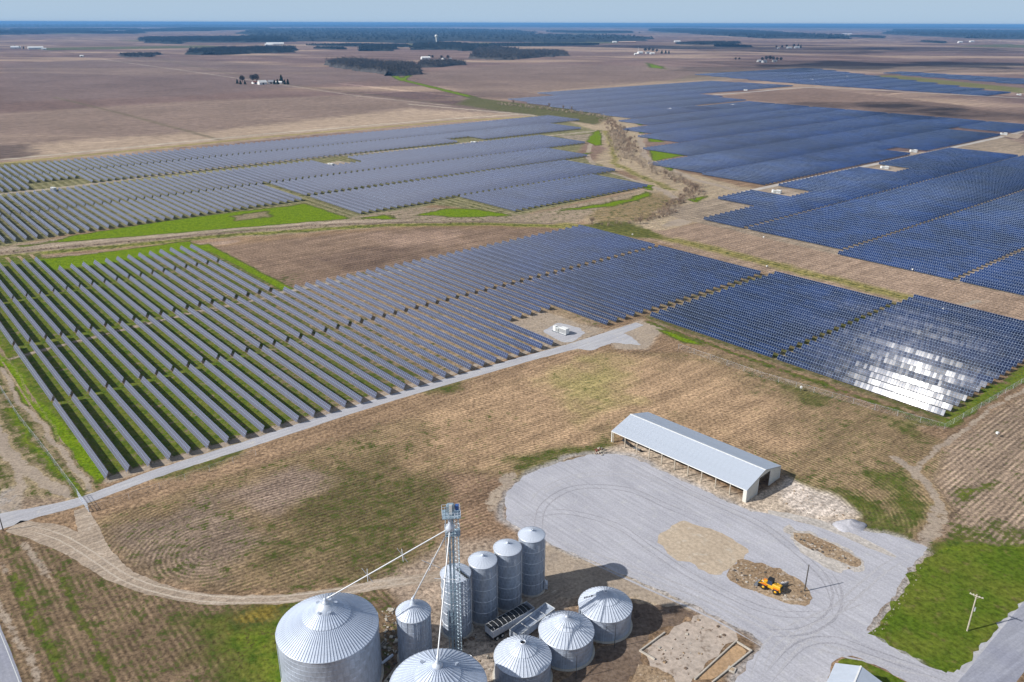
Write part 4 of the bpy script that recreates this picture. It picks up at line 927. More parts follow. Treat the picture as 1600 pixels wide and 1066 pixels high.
# ------------------------------------------------------------------ trailers between the silos and the squat bins
def trailer(px0, px1, covered, label):
    a = G(*px0); b = G(*px1); d = b - a; L = 11.0; ang = math.atan2(d[1], d[0])
    t_ = empty('grain_trailer', (a[0], a[1], 0), ang, label, 'trailer', 'parked grain trailers')
    W = 1.27; m = mb(M['zinc'] if not covered else M['zinc_light'])
    # side walls and ends, open top
    for s_ in (-1, 1):
        m.box(.0, L, s_ * W - .04, s_ * W + .04, 1.35, 2.85)
        for k in range(14): m.box(.4 + k * .77, .47 + k * .77, s_ * (W + .04), s_ * (W + .10), 1.35, 2.85)
    m.box(0, .08, -W, W, 1.35, 2.85); m.box(L - .08, L, -W, W, 1.35, 2.85); m.build('hopper_body', t_)
    m = mb(M['zinc'])
    for h0 in (2.2, 7.2):      # two hopper funnels
        t0, t1 = h0 - 1.9, h0 + 2.2
        top = [(t0, -W, 1.6), (t1, -W, 1.6), (t1, W, 1.6), (t0, W, 1.6)]; bt = [(h0 - .4, -.5, .65), (h0 + .5, -.5, .65), (h0 + .5, .5, .65), (h0 - .4, .5, .65)]
        m.add(top + bt, [(0, 1, 5, 4), (1, 2, 6, 5), (2, 3, 7, 6), (3, 0, 4, 7), (4, 5, 6, 7)])
    m.build('hopper_funnel', t_)
    m = mb(M['pipe' if covered else 'offwhite'])
    for s_ in (-1, 1): m.box(-.03, L + .03, s_ * W - .07, s_ * W + .07, 2.85, 2.95)
    m.box(-.03, .06, -W, W, 2.85, 2.95); m.box(L - .06, L + .03, -W, W, 2.85, 2.95); m.build('top_rail', t_)
    if covered:
        vs = []; n = 9
        for x in (.1, L - 1.1):
            for i in range(n + 1): q = math.pi * i / n; vs.append((x, -W * math.cos(q) * .97, 2.92 + .36 * math.sin(q)))
        m = mb(M['black']); m.add(vs, [(i, i + 1, n + 2 + i, n + 1 + i) for i in range(n)], True); m.add(vs[:n + 1], [tuple(range(n, -1, -1))]); m.build('tarp_cover', t_)
        for k in range(9):
            m = mb(M['pipe']); x = .6 + k * 1.07; pts = [(x, -W * math.cos(math.pi * i / 8), 2.96 + .40 * math.sin(math.pi * i / 8)) for i in range(9)]
            for u_, w_ in zip(pts[:-1], pts[1:]): m.tube(u_, w_, .032, n=5, caps=False)
            m.build('tarp_bow', t_)
    else:
        m = mb(M['zinc_old']); m.box(.1, L - .1, -W + .05, W - .05, 1.6, 1.66)
        m.add([(L - 3.2, -W + .05, 1.67), (L - .1, -W + .05, 2.7), (L - .1, W - .05, 2.7), (L - 3.2, W - .05, 1.67)], [(0, 1, 2, 3)]); m.build('inner_liner', t_)
        m = mb(M['pipe'])
        for k in (3.2, 5.8, 8.4): m.box(k - .05, k + .05, -W, W, 2.6, 2.7)
        m.build('cross_tie', t_)
    m = mb(M['darksteel'])
    for s_ in (-.45, .45): m.box(.2, L - .2, s_ - .07, s_ + .07, .95, 1.2)
    m.box(.0, .2, -1.2, 1.2, .75, .95); m.build('chassis_beam', t_)
    for x in (1.2, 2.5):
        for s_ in (-1, 1):
            m = mb(M['rubber']); m.tube((x, s_ * .85, .52), (x, s_ * 1.27, .52), .52, n=18); w_ = m.build('wheel', t_)
            m = mb(M['white']); m.tube((x, s_ * 1.2, .52), (x, s_ * 1.29, .52), .28, n=12); m.build('rim', w_)
    m = mb(M['steel'])
    for s_ in (-.6, .6): m.box(L - 2.6, L - 2.45, s_ - .06, s_ + .06, 0, 1.0)
    m.build('landing_gear', t_)
    m = mb(M['redbrown']); 
    for s_ in (-1, 1): m.box(-.05, -.01, s_ * 1.0 - .09, s_ * 1.0 + .09, 1.0, 1.12)
    m.build('tail_light', t_)
    return t_
trailer((764, 1000), (824, 965), True, 'hopper trailer with a black ribbed tarp cover parked against the tall silos')
trailer((803, 1007), (863, 961), False, 'open pale hopper trailer parked between the covered trailer and the squat bins')
au = empty('grain_auger', (*G(768, 958), 0), 0, 'thin pale auger tube leaning on the second tall silo', 'grain auger')
m = mb(M['pipe']); m.tube((0, 0, .6), (1.2, 2.0, 6.2), .11, n=8); m.build('auger_tube', au); m = mb(M['pipe']); m.box(-.4, .4, -.4, .4, 0, .8); m.build('intake_hopper', au)

# ------------------------------------------------------------------ pole barn
ca = UV(94.6, 160.2); cb = UV(139.0, 157.2); ang = math.atan2(cb[1] - ca[1], cb[0] - ca[0])
sh = empty('machine_shed', (ca[0], ca[1], 0), ang, 'long open-sided pole shed with pale metal gable roof beside the gravel yard', 'shed')
SL, SW_, EH, RH = 44.6, 17.0, 3.75, 6.1       # local x along the length, local -y towards the far side
npn = 30; pw = SL / npn
def slab(m, p, th=.06):
    a, b, c, d = [Vector(q) for q in p]; nrm = (b - a).cross(d - a).normalized() * th; vs = [a, b, c, d, a + nrm, b + nrm, c + nrm, d + nrm]
    m.add(vs, [(0, 3, 2, 1), (4, 5, 6, 7), (0, 1, 5, 4), (1, 2, 6, 5), (2, 3, 7, 6), (3, 0, 4, 7)])
for side in (0, 1):
    m = mb(M['shedroof']); y0, y1 = ((.35, -SW_ / 2) if side == 0 else (-SW_ - .35, -SW_ / 2))
    z0, z1 = EH - .08, RH
    if side == 0: slab(m, [(0, y1, z1), (pw - .02, y1, z1), (pw - .02, y0, z0), (0, y0, z0)][::-1], -.05)
    else: slab(m, [(0, y0, z0), (pw - .02, y0, z0), (pw - .02, y1, z1), (0, y1, z1)], .05)
    for k in range(4):
        x = pw * k / 4; s_ = .05; n_ = .05
        m.add([(x, y0, z0 + .05), (x + s_, y0, z0 + .05), (x + s_, y1, z1 + .05), (x, y1, z1 + .05), (x, y0, z0 + .08), (x + s_, y0, z0 + .08), (x + s_, y1, z1 + .08), (x, y1, z1 + .08)], [(4, 5, 6, 7), (0, 1, 5, 4), (2, 3, 7, 6), (3, 0, 4, 7), (1, 2, 6, 5)])
    me = m.mesh('roof_panel')
    for i in range(npn): link('roof_panel', me, sh, (i * pw, 0, 0))
m = mb(M['white']); m.box(-.05, SL + .05, -SW_ / 2 - .18, -SW_ / 2 + .18, RH + .03, RH + .10); m.build('ridge_cap', sh)
SWd = SW_
m = mb(M['white'])
for y in (.36, -SW_ - .36): m.box(0, SL, y - .03, y + .03, EH - .26, EH - .04)
m.build('eave_trim', sh)
for x in (0.0, SL):
    x0, x1 = (x - .02, x + .12) if x == 0 else (x - .12, x + .02)
    dw = 6.2      # door opening in the gable
    for y0, y1 in ((0, -(SWd - dw) / 2), (-SWd, -SWd + (SWd - dw) / 2)):
        m = mb(M['cream']); n = 8; w = abs(y1 - y0); sgn = -1 if y0 == 0 else 1
        for k in range(n):
            a = y0 + sgn * w * k / n; b = y0 + sgn * (w * (k + 1) / n - .03); za = EH + (RH - EH) * (1 - abs(a + SWd / 2) / (SWd / 2)); zb = EH + (RH - EH) * (1 - abs(b + SWd / 2) / (SWd / 2))
            m.add([(x0, a, 0), (x0, b, 0), (x0, b, zb - .1), (x0, a, za - .1), (x1, a, 0), (x1, b, 0), (x1, b, zb - .1), (x1, a, za - .1)], [(0, 1, 2, 3), (4, 7, 6, 5), (0, 4, 5, 1), (2, 6, 7, 3), (0, 3, 7, 4), (1, 5, 6, 2)])
        if x == 0 or y0 != 0: m.build('gable_wall', sh)
    m = mb(M['cream']); dt = 4.8; y0 = -(SWd - dw) / 2; y1 = -SWd + (SWd - dw) / 2; zz = lambda y: EH + (RH - EH) * (1 - abs(y + SWd / 2) / (SWd / 2)) - .1
    m.add([(x0, y0, dt), (x0, y1, dt), (x0, y1, zz(y1)), (x0, -SWd / 2, zz(-SWd / 2)), (x0, y0, zz(y0)), (x1, y0, dt), (x1, y1, dt), (x1, y1, zz(y1)), (x1, -SWd / 2, zz(-SWd / 2)), (x1, y0, zz(y0))],
          [(0, 1, 2, 3, 4), (9, 8, 7, 6, 5), (0, 5, 6, 1)]); m.build('gable_top', sh)
    m = mb(M['white']); m.box(x0 - .04, x1 + .04, y0 - .09, y0 + .09, 0, dt); m.box(x0 - .04, x1 + .04, y1 - .09, y1 + .09, 0, dt); m.box(x0 - .04, x1 + .04, .0, .14, 0, EH); m.box(x0 - .04, x1 + .04, -SWd - .14, -SWd, 0, EH); m.build('corner_trim', sh)
    if x == 0:
        for y_ in (.25, -SWd - .25): m = mb(M['cream']); m.box(-.02, 1.0, y_ - .04, y_ + .04, 0, EH - .3); m.build('wing_wall', sh)
me = mb(M['palewood']).box(-.11, .11, -.11, .11, 0, EH - .1).mesh('post')
for i in range(11): link('post', me, sh, (.6 + (SL - 1.2) * i / 10, 0, 0))
for i in range(11): link('post', me, sh, (.6 + (SL - 1.2) * i / 10, -SWd, 0))
me = MB(); me.mat(M['wood']); me.tube((0, 0, EH - .2), (0, -SWd, EH - .2), .07, n=4)
for k in range(6): y = -SWd * k / 6; y2 = -SWd * (k + 1) / 6; zt = lambda y: EH - .15 + (RH - EH) * (1 - abs(y + SWd / 2) / (SWd / 2)); me.tube((0, y, zt(y) - .1), (0, y2, zt(y2) - .1), .06, n=4); me.tube((0, y, EH - .2), (0, y2, zt(y2) - .1), .04, n=4)
me = me.mesh('roof_truss')
for i in range(11): link('roof_truss', me, sh, (.6 + (SL - 1.2) * i / 10, 0, 0))
m = mb(M['wood']); m.box(0, SL, -SWd - .12, -SWd - .04, .05, 1.1); m.build('skirt_board', sh)
# things stored under the far end
for i, (dx, dy, w, h, d, mt, lb, nm) in enumerate([(40.5, -2.2, 3.6, 1.0, 1.4, 'darksteel', 'dark implement frame lying under the far end of the shed roof', 'farm_implement'), (36.2, -1.4, 2.2, .9, 1.2, 'steel', 'grey implement with pale tines under the shed, right of the dark one', 'farm_implement'), (42.8, -5.0, 1.6, 1.6, 2.0, 'darkwood', 'dark stack of boards in the shed corner', 'board_stack')]):
    p = sh.matrix_basis @ Vector((0, 0, 0)); mt_ = Matrix.Translation(sh.location) @ Matrix.Rotation(ang, 4, 'Z'); p = mt_ @ Vector((dx, dy, 0))
    t_ = empty(nm, tuple(p), ang + .3 * (i - 1), lb, 'farm implement' if i < 2 else 'board stack')
    if i < 2:
        m = mb(M[mt]); m.box(-w / 2, w / 2, -.08, .08, .55, .75); m.box(-w / 2, w / 2, d / 2 - .08, d / 2 + .08, .55, .75)
        for k in range(6): x = -w / 2 + .1 + (w - .2) * k / 5; m.box(x - .05, x + .05, -.1, d / 2, .6, .7)
        m.build('frame', t_); m = mb(M['palewood' if i else 'steel'])
        for k in range(7): x = -w / 2 + .1 + (w - .2) * k / 6; m.tube((x, 0, .6), (x + .15, -.35, 0), .035, n=5); 
        m.build('tine', t_, kind='stuff'); 
        for s_ in (-1, 1): m = mb(M['rubber']); m.tube((s_ * w * .55, -.1, .38), (s_ * w * .55, .1, .38), .38, n=14); m.build('wheel', t_)
    else:
        for k in range(9): m = mb(M[mt]); m.box(-w / 2, w / 2, -d / 2 + .03 * (k % 2), d / 2, k * .12, k * .12 + .1); m.build('board', t_)

# pile of broken timber and rocks by the shed
p = G(938, 706); t_ = empty('debris_pile', (p[0], p[1], 0), .3, 'small heap of pale broken timber and rocks left of the shed', 'debris pile'); rg = random.Random(3)
for k in range(26):
    a = rg.random() * 6.28; q = rg.random() ** .6 * 2.1; m = mb(M[['palewood', 'redbrown', 'concrete', 'wood'][k % 4]])
    c_ = Vector((q * math.cos(a), q * math.sin(a), .15 + (2.1 - q) * .35 * rg.random()))
    if k % 3: d = Vector((rg.uniform(-1, 1), rg.uniform(-1, 1), rg.uniform(-.2, .5))); m.tube(c_ - d * .7, c_ + d * .7, .09, n=5); m.build('timber', t_)
    else: m.box(-.3, .3, -.25, .25, -.15, .2, Matrix.Translation(c_) @ Matrix.Rotation(a, 4, 'Z') @ Matrix.Rotation(.3, 4, 'X')); m.build('rock', t_)

# gravel heap
p = G(1328, 822); n = 30; V = []; F = []
for j in range(9):
    for i in range(n):
        a = 2 * math.pi * i / n; q = j / 8; rad = (3.0 + .5 * math.sin(2 * a + 1)) * (1 - q) * (1 + .12 * math.sin(5 * a + j)); z = 1.9 * (q ** .85) - .05 + .08 * math.sin(7 * a + 3 * j); V.append((p[0] + rad * math.cos(a) * 1.25, p[1] + rad * math.sin(a), z if j else -.1))
for j in range(8):
    for i in range(n): F.append((j * n + i, j * n + (i + 1) % n, (j + 1) * n + (i + 1) % n, (j + 1) * n + i))
m = mb(M['gravel']); m.add(V, F, True); o = m.build('gravel_heap'); tag(o, 'grey cone of loose gravel at the edge of the yard by the grass', 'gravel heap')

# old foundation walls
def curb(pts, name, label, w=.28, h=.35):
    t_ = empty(name, (*G(*pts[0]), 0), 0, label, 'foundation'); o0 = G(*pts[0])
    for a, b in zip(pts[:-1], pts[1:]):
        a = G(*a) - o0; b = G(*b) - o0; d = b - a; L = np.linalg.norm(d); m = mb(M['concrete']); m.box(-w / 2, L - w / 2 - .004, -w / 2, w / 2, 0, h); m.build('wall_segment', t_, (a[0], a[1], 0), math.atan2(d[1], d[0]))
    return t_
curb([(1086, 1066 - 4), (1150, 1003), (1174, 1018), (1112, 1068)], 'foundation_wall', 'rectangular pale concrete foundation wall around bare brown soil by the yard')
curb([(1038, 990), (1000, 1018), (1024, 1032)], 'foundation_wall', 'broken pale concrete edge along the old pad and dark soil')
sheet('foundation_floor', [(1088, 1060), (1150, 1006), (1171, 1018), (1112, 1064)], M['orangedirt'], .034, .12)
p = G(1143, 1047); t_ = empty('concrete_block', (p[0], p[1], 0), ROTU + .3, 'square pale concrete pad block beside the foundation wall', 'concrete block'); m = mb(M['concrete']); m.box(-.75, .75, -.65, .65, 0, .25); m.build('slab', t_); m = mb(M['rubblesoil']); m.box(-.45, .45, -.4, .4, .25, .28); m.build('soil_fill', t_)

# ------------------------------------------------------------------ yellow wheel loader
p = G(1203, 921); lo = empty('wheel_loader', (p[0], p[1], .03), math.atan2(*(G(1180, 908) - G(1225, 928))[::-1]), 'yellow and orange wheel loader with dark cab standing on the bare soil island', 'wheel loader')
lo.scale = (.88, .88, .88)
def bev(m_, x0, x1, y0, y1, z0, z1, t0=.0, t1=.0, ty=.0):
    vs = [(x0, y0, z0), (x1, y0, z0), (x1, y1, z0), (x0, y1, z0), (x0 + t0, y0 + ty, z1), (x1 - t1, y0 + ty, z1), (x1 - t1, y1 - ty, z1), (x0 + t0, y1 - ty, z1)]
    m_.add(vs, [(0, 3, 2, 1), (4, 5, 6, 7), (0, 1, 5, 4), (1, 2, 6, 5), (2, 3, 7, 6), (3, 0, 4, 7)]); return m_
m = mb(M['yellow']); bev(m, -2.9, -.6, -.85, .85, .9, 2.1, .35, .0, .12); hood = m.build('engine_hood', lo)
m = mb(M['yellow']); bev(m, -2.7, -.7, -.70, .70, 2.1, 2.25, .2, 0, .1); m.build('hood_top', lo)
m = mb(M['darksteel']); 
for k in range(5): m.box(-2.93, -2.62, -.55 + k * .25, -.45 + k * .25, 1.1, 1.9)
m.build('radiator_grille', hood)
m = mb(M['black']); m.tube((-1.4, .35, 2.2), (-1.4, .35, 3.0), .07, n=8); m.build('exhaust_pipe', hood)
m = mb(M['yellow']); bev(m, -2.6, 1.9, -.5, .5, .65, 1.0); m.box(.6, 1.7, -.55, .55, 1.0, 1.55); m.build('chassis', lo)
m = mb(M['glass']); bev(m, -.6, .75, -.68, .68, 1.75, 3.0, .12, .22, .08); cb_ = m.build('cab', lo)
m = mb(M['black']); bev(m, -.68, .72, -.76, .76, 3.0, 3.12); m.build('cab_roof', cb_)
m = mb(M['yellow']); bev(m, -.65, .85, -.74, .74, 1.0, 1.75); m.build('cab_base', cb_)
for s_ in (-1, 1):
    m = mb(M['darksteel'])
    for x in (-.6, .7): m.tube((x, s_ * .70, 1.75), (x * .85, s_ * .62, 3.0), .05, n=5)
    m.build('cab_pillar', cb_)
for x in (-1.75, 1.35):
    for s_ in (-1, 1):
        m = mb(M['rubber']); m.lathe([(.35, -.24), (.66, -.26), (.72, -.16), (.72, .16), (.66, .26), (.35, .24)], 22)
        for k in range(16): a = 2 * math.pi * k / 16; m.box(.70, .76, -.05, .05, -.22, .22, Matrix.Rotation(a, 4, 'Z'))
        w_ = m.build('wheel', lo, (x, s_ * 1.0, .74)); w_.rotation_euler = (math.pi / 2, 0, 0)
        m = mb(M['yellow']); m.lathe([(.01, -.2), (.34, -.22), (.36, .2), (.2, .12), (.01, .12)], 16); m.build('rim', w_)
        m = mb(M['orange']); m.box(x - .75, x + .75, s_ * 1.0 - .26, s_ * 1.0 + .26, 1.50, 1.56); m.build('fender', lo)
for s_ in (-.5, .5):
    m = mb(M['yellow']); m.box(-.12, .12, -.08, .08, 0, 2.2, Matrix.Translation((1.0, s_, 1.9)) @ Matrix.Rotation(R(118), 4, 'Y')); m.build('lift_arm', lo)
    m = mb(M['zinc_light']); m.tube((1.2, s_ * .8, 1.2), (2.3, s_ * .8, 1.15), .06, n=8); m.build('hydraulic_cylinder', lo)
m = mb(M['steel']); W = 1.25
prof = [(2.75, 1.15), (2.72, .35), (2.95, .08), (3.75, .06)]; prof2 = [(x + .0, z + .07) if i > 1 else (x + .07, z) for i, (x, z) in enumerate(prof)]
for a, b in zip(prof[:-1], prof[1:]): m.add([(a[0], -W, a[1]), (b[0], -W, b[1]), (b[0], W, b[1]), (a[0], W, a[1]), (a[0] + .05, -W, a[1] + .05), (b[0] + .05, -W, b[1] + .05), (b[0] + .05, W, b[1] + .05), (a[0] + .05, W, a[1] + .05)], [(0, 1, 2, 3), (7, 6, 5, 4), (0, 4, 5, 1), (3, 2, 6, 7)])
for s_ in (-W, W - .05): m.add([(x, s_, z) for x, z in prof] + [(x, s_ + .05, z) for x, z in prof], [(0, 1, 2, 3), (7, 6, 5, 4), (0, 4, 5, 1), (1, 5, 6, 2), (2, 6, 7, 3), (3, 7, 4, 0)])
m.build('bucket', lo)
p = G(1226, 917); t_ = empty('loader_fork', (p[0], p[1], .03), .5, 'grey steel fork attachment on the ground right of the yellow loader', 'loader attachment')
m = mb(M['steel']); m.box(-1.0, 1.0, -.08, .08, .1, .9); m.box(-1.0, 1.0, -.1, .1, .85, 1.0); m.build('carriage', t_)
for k in (-.7, -.2, .3, .75): m = mb(M['zinc_light']); m.box(k - .07, k + .07, .05, 1.4, .04, .12); m.build('tine', t_)

# ------------------------------------------------------------------ poles
def pole(px, h, r, label, name='pole', mat='darkwood', lean=(0, 0)):
    p = G(*px); t_ = empty(name, (p[0], p[1], 0), 0, label, 'pole')
    m = mb(M[mat]); m.tube((0, 0, -.3), (lean[0], lean[1], h), r, r * .72, n=10); m.build('shaft', t_); return t_
pole((1257, 924), 7.0, .15, 'single dark wooden pole standing on the bare soil island'); 
pp = pole((5, 829), 5.2, .13, 'dark wooden post at the far left where the gravel road leaves the picture')
up = pole((1511, 986), 9.2, .16, 'pale utility pole with crossarm and transformer standing on the green lawn', 'utility_pole', 'palewood')
m = mb(M['palewood']); m.box(-1.25, 1.25, -.06, .06, 8.75, 8.9); x_ = m.build('crossarm', up); x_.rotation_euler = (0, 0, -.7)
for k in (-1.1, -.55, .55, 1.1): m = mb(M['white']); m.tube((k, 0, 8.9), (k, 0, 9.08), .05, n=6); m.build('insulator', x_)
m = mb(M['offwhite']); m.tube((.38, .1, 5.0), (.38, .1, 5.9), .22, n=12); tr_ = m.build('transformer', up); m = mb(M['darksteel']); m.tube((.3, .1, 5.9), (.3, .1, 6.1), .04, n=6); m.build('bushing', tr_)
m = mb(M['palewood']); m.tube((0, 0, 8.2), (.5, -.42, 8.75), .03, n=4); m.tube((0, 0, 8.2), (-.5, .42, 8.75), .03, n=4); m.build('arm_brace', up)
for px, h, lb in (((960, 1012), 5.6, 'thin dark steel pole in front of the lettered squat bin'), ((900, 1060), 5.4, 'thin dark steel pole in front of the middle squat bin')):
    q = pole(px, h, .07, lb, 'pole', 'darksteel'); m = mb(M['darksteel']); m.tube((0, 0, h - .2), (-2.6, 2.2, h - 2.4), .03, n=5); m.build('brace_rod', q)
p = G(839, 905); 

# clutter near the bins
t_ = empty('culvert_pipe', (*G(605, 1032), .25), .9, 'short pale steel pipe lying right of the largest bin', 'pipe'); m = mb(M['zinc_light']); m.tube((-1.5, 0, 0), (1.5, 0, 0), .28, n=14); m.build('pipe_shell', t_)
t_ = empty('timber_beam', (*G(598, 1012), .1), 1.0, 'weathered beams lying on the rubble right of the largest bin', 'timber');
for k in range(3): m = mb(M['wood']); m.box(-1.6, 1.6, k * .35 - .1, k * .35 + .1, 0, .18); m.build('beam', t_, None, .15 * (k - 1))
t_ = empty('wooden_pallet', (*G(620, 1050), .02), 1.15, 'long pale plank platform beside the slim ribbed bin', 'pallet')
for k in range(9): m = mb(M['palewood']); m.box(-3.2 + k * .75, -2.5 + k * .75, -.9, .9, .12, .17); m.build('plank', t_)
for k in (-.7, 0, .7): m = mb(M['wood']); m.box(-3.2, 3.5, k - .06, k + .06, 0, .12); m.build('runner', t_)
for i, (px, lb) in enumerate([((722, 1004), 'dark rubbish heap at the foot of the first tall silo'), ((800, 1022), 'low brown dirt clump in front of the hopper trailer')]):
    p = G(*px); V = []; F = []
    rg = np.random.default_rng(i + 20); nn = 14
    m = mb(M['rubblesoil' if i else 'darksoil'])
    for k in range(16):
        a = rg.random() * 6.28; q = rg.random() * 1.6; s_ = .15 + .25 * rg.random(); m.box(-s_, s_, -s_, s_, -.05, s_ * 1.2, Matrix.Translation((p[0] + q * math.cos(a) * 1.4, p[1] + q * math.sin(a), 0)) @ Matrix.Rotation(a, 4, 'Z') @ Matrix.Rotation(.3, 4, 'X'))
    o = m.build('rubbish_heap' if i == 0 else 'dirt_clump', kind='stuff'); tag(o, lb, 'debris')

# small white-roofed building at the bottom edge
a = G(1291, 1047, 3.6); b = G(1346, 1066, 3.6); ang2 = ROTU + math.pi / 2 - .05
hs = empty('farm_building', (a[0] + 2.6, a[1] - 5.2, 0), -.62, 'white metal-roofed building cut by the bottom edge of the picture', 'building')
L2, W2, E2, R2 = 12.0, 8.0, 3.0, 4.6
m = mb(M['cream']); m.box(-W2 / 2, W2 / 2, -L2 / 2, L2 / 2, 0, E2); m.add([(-W2 / 2, L2 / 2, E2), (W2 / 2, L2 / 2, E2), (0, L2 / 2, R2 - .1), (-W2 / 2, -L2 / 2, E2), (W2 / 2, -L2 / 2, E2), (0, -L2 / 2, R2 - .1)], [(0, 1, 2), (3, 5, 4)]); m.build('wall', hs)
for s_ in (-1, 1):
    for k in range(12):
        m = mb(M['shedroof']); y0 = -L2 / 2 - .3 + k * (L2 + .6) / 12; y1 = y0 + (L2 + .6) / 12 - .015
        q = [(0, y0, R2), (0, y1, R2), (s_ * (W2 / 2 + .35), y1, E2 - .1), (s_ * (W2 / 2 + .35), y0, E2 - .1)]; slab(m, q if s_ < 0 else q[::-1], .05 if s_ < 0 else .05); m.build('roof_panel', hs)
m = mb(M['white']); m.box(-.15, .15, -L2 / 2 - .32, L2 / 2 + .32, R2 + .04, R2 + .1); m.build('ridge_cap', hs)

# ------------------------------------------------------------------ fence of the solar farm
def fence(pts, label, closed=False, sp=6.0, h=2.0, wpts=None):
    W = wpts or [G(*p) for p in pts]; o0 = W[0]; t_ = empty('chain_link_fence', (o0[0], o0[1], 0), 0, label, 'fence', 'fences round the solar farm')
    pm = mb(M['zinc_light']).tube((0, 0, 0), (0, 0, h), .04, n=6).mesh('fence_post')
    V = []; rails = mb(M['zinc_light']); wires = mb(M['zinc_light'])
    for a, b in zip(W[:-1], W[1:]):
        d = b - a; L = np.linalg.norm(d); n = max(1, int(L / sp))
        for i in range(n + 1): q = a + d * i / n - o0; link('fence_post', pm, t_, (q[0], q[1], 0))
        A = a - o0; B = b - o0; rails.tube((*A, h), (*B, h), .018, n=4, caps=False)
        for z in (.1, .45, .8, 1.15, 1.5, 1.75): wires.tube((*A, z), (*B, z), .005, n=3, caps=False)
        k = int(L / .9)
        for i in range(k):
            q0 = A + (B - A) * i / k; q1 = A + (B - A) * (i + 1) / k; wires.tube((*q0, .1), (*q1, h), .005, n=3, caps=False); wires.tube((*q0, h), (*q1, .1), .005, n=3, caps=False)
    rails.build('top_rail', t_); wires.build('wire_mesh', t_, kind='stuff'); return t_
fence([(-30, 560), (30, 655), (75, 712), (122, 775)], 'chain link fence running up the grass strip left of the first panel row')
fence([(139, 800), (152, 797), (250, 765), (400, 712)], 'chain link fence along the lower side of the gravel road, left end')
fence([(1640, 574), (1475, 671), (1300, 622), (1190, 590), (1060, 545)], 'chain link fence round the corner of the block with the sun glare')
gt = empty('farm_gate', (*G(123, 777), 0), 0, 'pale blue grey double swing gate standing open across the gravel road', 'gate')
ga = G(123, 777); gb = G(139, 800); d = gb - ga; L = float(np.linalg.norm(d)); gt.rotation_euler = (0, 0, math.atan2(d[1], d[0]))
for k in range(2):
    m = mb(M['zinc_light']); x0 = k * L / 2 + .05; x1 = (k + 1) * L / 2 - .05
    for z in (.15, .75, 1.35, 1.95): m.tube((x0, 0, z), (x1, 0, z), .045, n=5)
    for i in range(5): x = x0 + (x1 - x0) * i / 4; m.tube((x, 0, .15), (x, 0, 1.95), .04, n=5)
    m.build('gate_leaf', gt)
for x in (-.1, L + .1): m = mb(M['zinc_light']); m.tube((x, 0, 0), (x, 0, 2.4), .09, n=8); m.build('gate_post', gt)

# ------------------------------------------------------------------ inverter stations
def inverter(px, label, s=1.0, rot=None):
    p = G(*px); t_ = empty('inverter_station', (p[0], p[1], .02), ROTU if rot is None else rot, label, 'inverter station', 'white inverter stations of the solar farm')
    m = mb(M['steel']); m.box(-4.2, 4.2, -1.3, 1.3, 0, .35); m.build('skid', t_)
    m = mb(M['white']); m.box(-4.0, -.2, -1.2, 1.2, .35, 2.95); cb = m.build('container', t_)
    m = mb(M['steel'])
    for k in range(6): m.box(-3.8 + k * .6, -3.4 + k * .6, 1.2, 1.23, .6, 2.6)
    m.build('vent_grille', cb)
    m = mb(M['offwhite']); m.box(.3, 2.2, -1.1, 1.1, .35, 2.3); tr = m.build('transformer', t_)
    m = mb(M['offwhite'])
    for k in range(9): m.box(.35 + k * .2, .42 + k * .2, 1.1, 1.45, .7, 2.1)
    m.build('cooling_fin', tr)
    m = mb(M['white']); m.box(2.5, 3.9, -.9, .9, .35, 2.6); m.build('switch_cabinet', t_)
    return t_
inv0 = inverter((876, 520), 'white inverter station on its gravel pad beside the near panel block')
inv0.rotation_euler = (0, 0, ROTU + .1); inv0.scale = (.88, .88, .88)
INV = [((740, 225), 'white inverter station among the lilac rows of the western block, below the brown fields'), ((517, 260), 'white inverter station on the pale clearing in the western block'), ((84, 298), 'white inverter station in the western block at the left picture edge'),
       ((1213, 302), 'white inverter station at the near end of the eastern gravel road'), ((1382, 264), 'white inverter station half way along the eastern gravel road, right side'), ((1427, 238), 'white inverter station left of the eastern gravel road, above the brown clearing'),
       ((1568, 211), 'white inverter station at the far right end of the eastern gravel road'), ((1045, 172), 'white inverter station at the far end of the creek'), ((1143, 166), 'white inverter station right of the creek end, below the brown triangle field'),
       ((1165, 142), 'white inverter station at the tip of the brown triangle field'), ((1268, 126), 'white inverter station in the farthest panel field, left one'), ((1322, 121), 'white inverter station in the farthest panel field, middle one'), ((1592, 149), 'white inverter station at the right end of the farthest panel field')]
def copytree(o, parent=None):
    c = o.copy(); COL.objects.link(c)
    if parent is not None: c.parent = parent
    for ch in [x for x in o.children]: copytree(ch, c)
    return c
for px, lb in INV:
    c = copytree(inv0); p = G(*px); c.location = (p[0], p[1], .02); c['label'] = lb
# pale access roads further out
sheet('far_gravel_road', None, M['paleline'], .05, .5, closed=False, width=5.5, wpts=[UV(334.6, 505), UV(334.6, 640), UV(334.5, 800), UV(336, 1000), UV(345, 1200)])
sheet('far_gravel_road', None, M['paleline'], .05, .5, closed=False, width=6.0, wpts=[UV(703, 780), UV(704, 860), UV(705, 960), UV(705, 1010)])
sheet('far_gravel_road', None, M['paleline'], .08, .5, closed=False, width=8.0, wpts=[UV(868, 1120), UV(870, 1180), UV(868, 1320), UV(850, 1500), UV(640, 1540), UV(500, 1560)])
for p in ([(1195, 296), (1232, 296), (1262, 308), (1215, 308)], [(1362, 264), (1390, 259), (1428, 270), (1380, 270)], [(1395, 236), (1450, 238), (1435, 246), (1398, 238)], [(1545, 210), (1600, 209), (1590, 217)]):
    sheet('gravel_clearing', p, M['dirt'], .06, .8, 3)

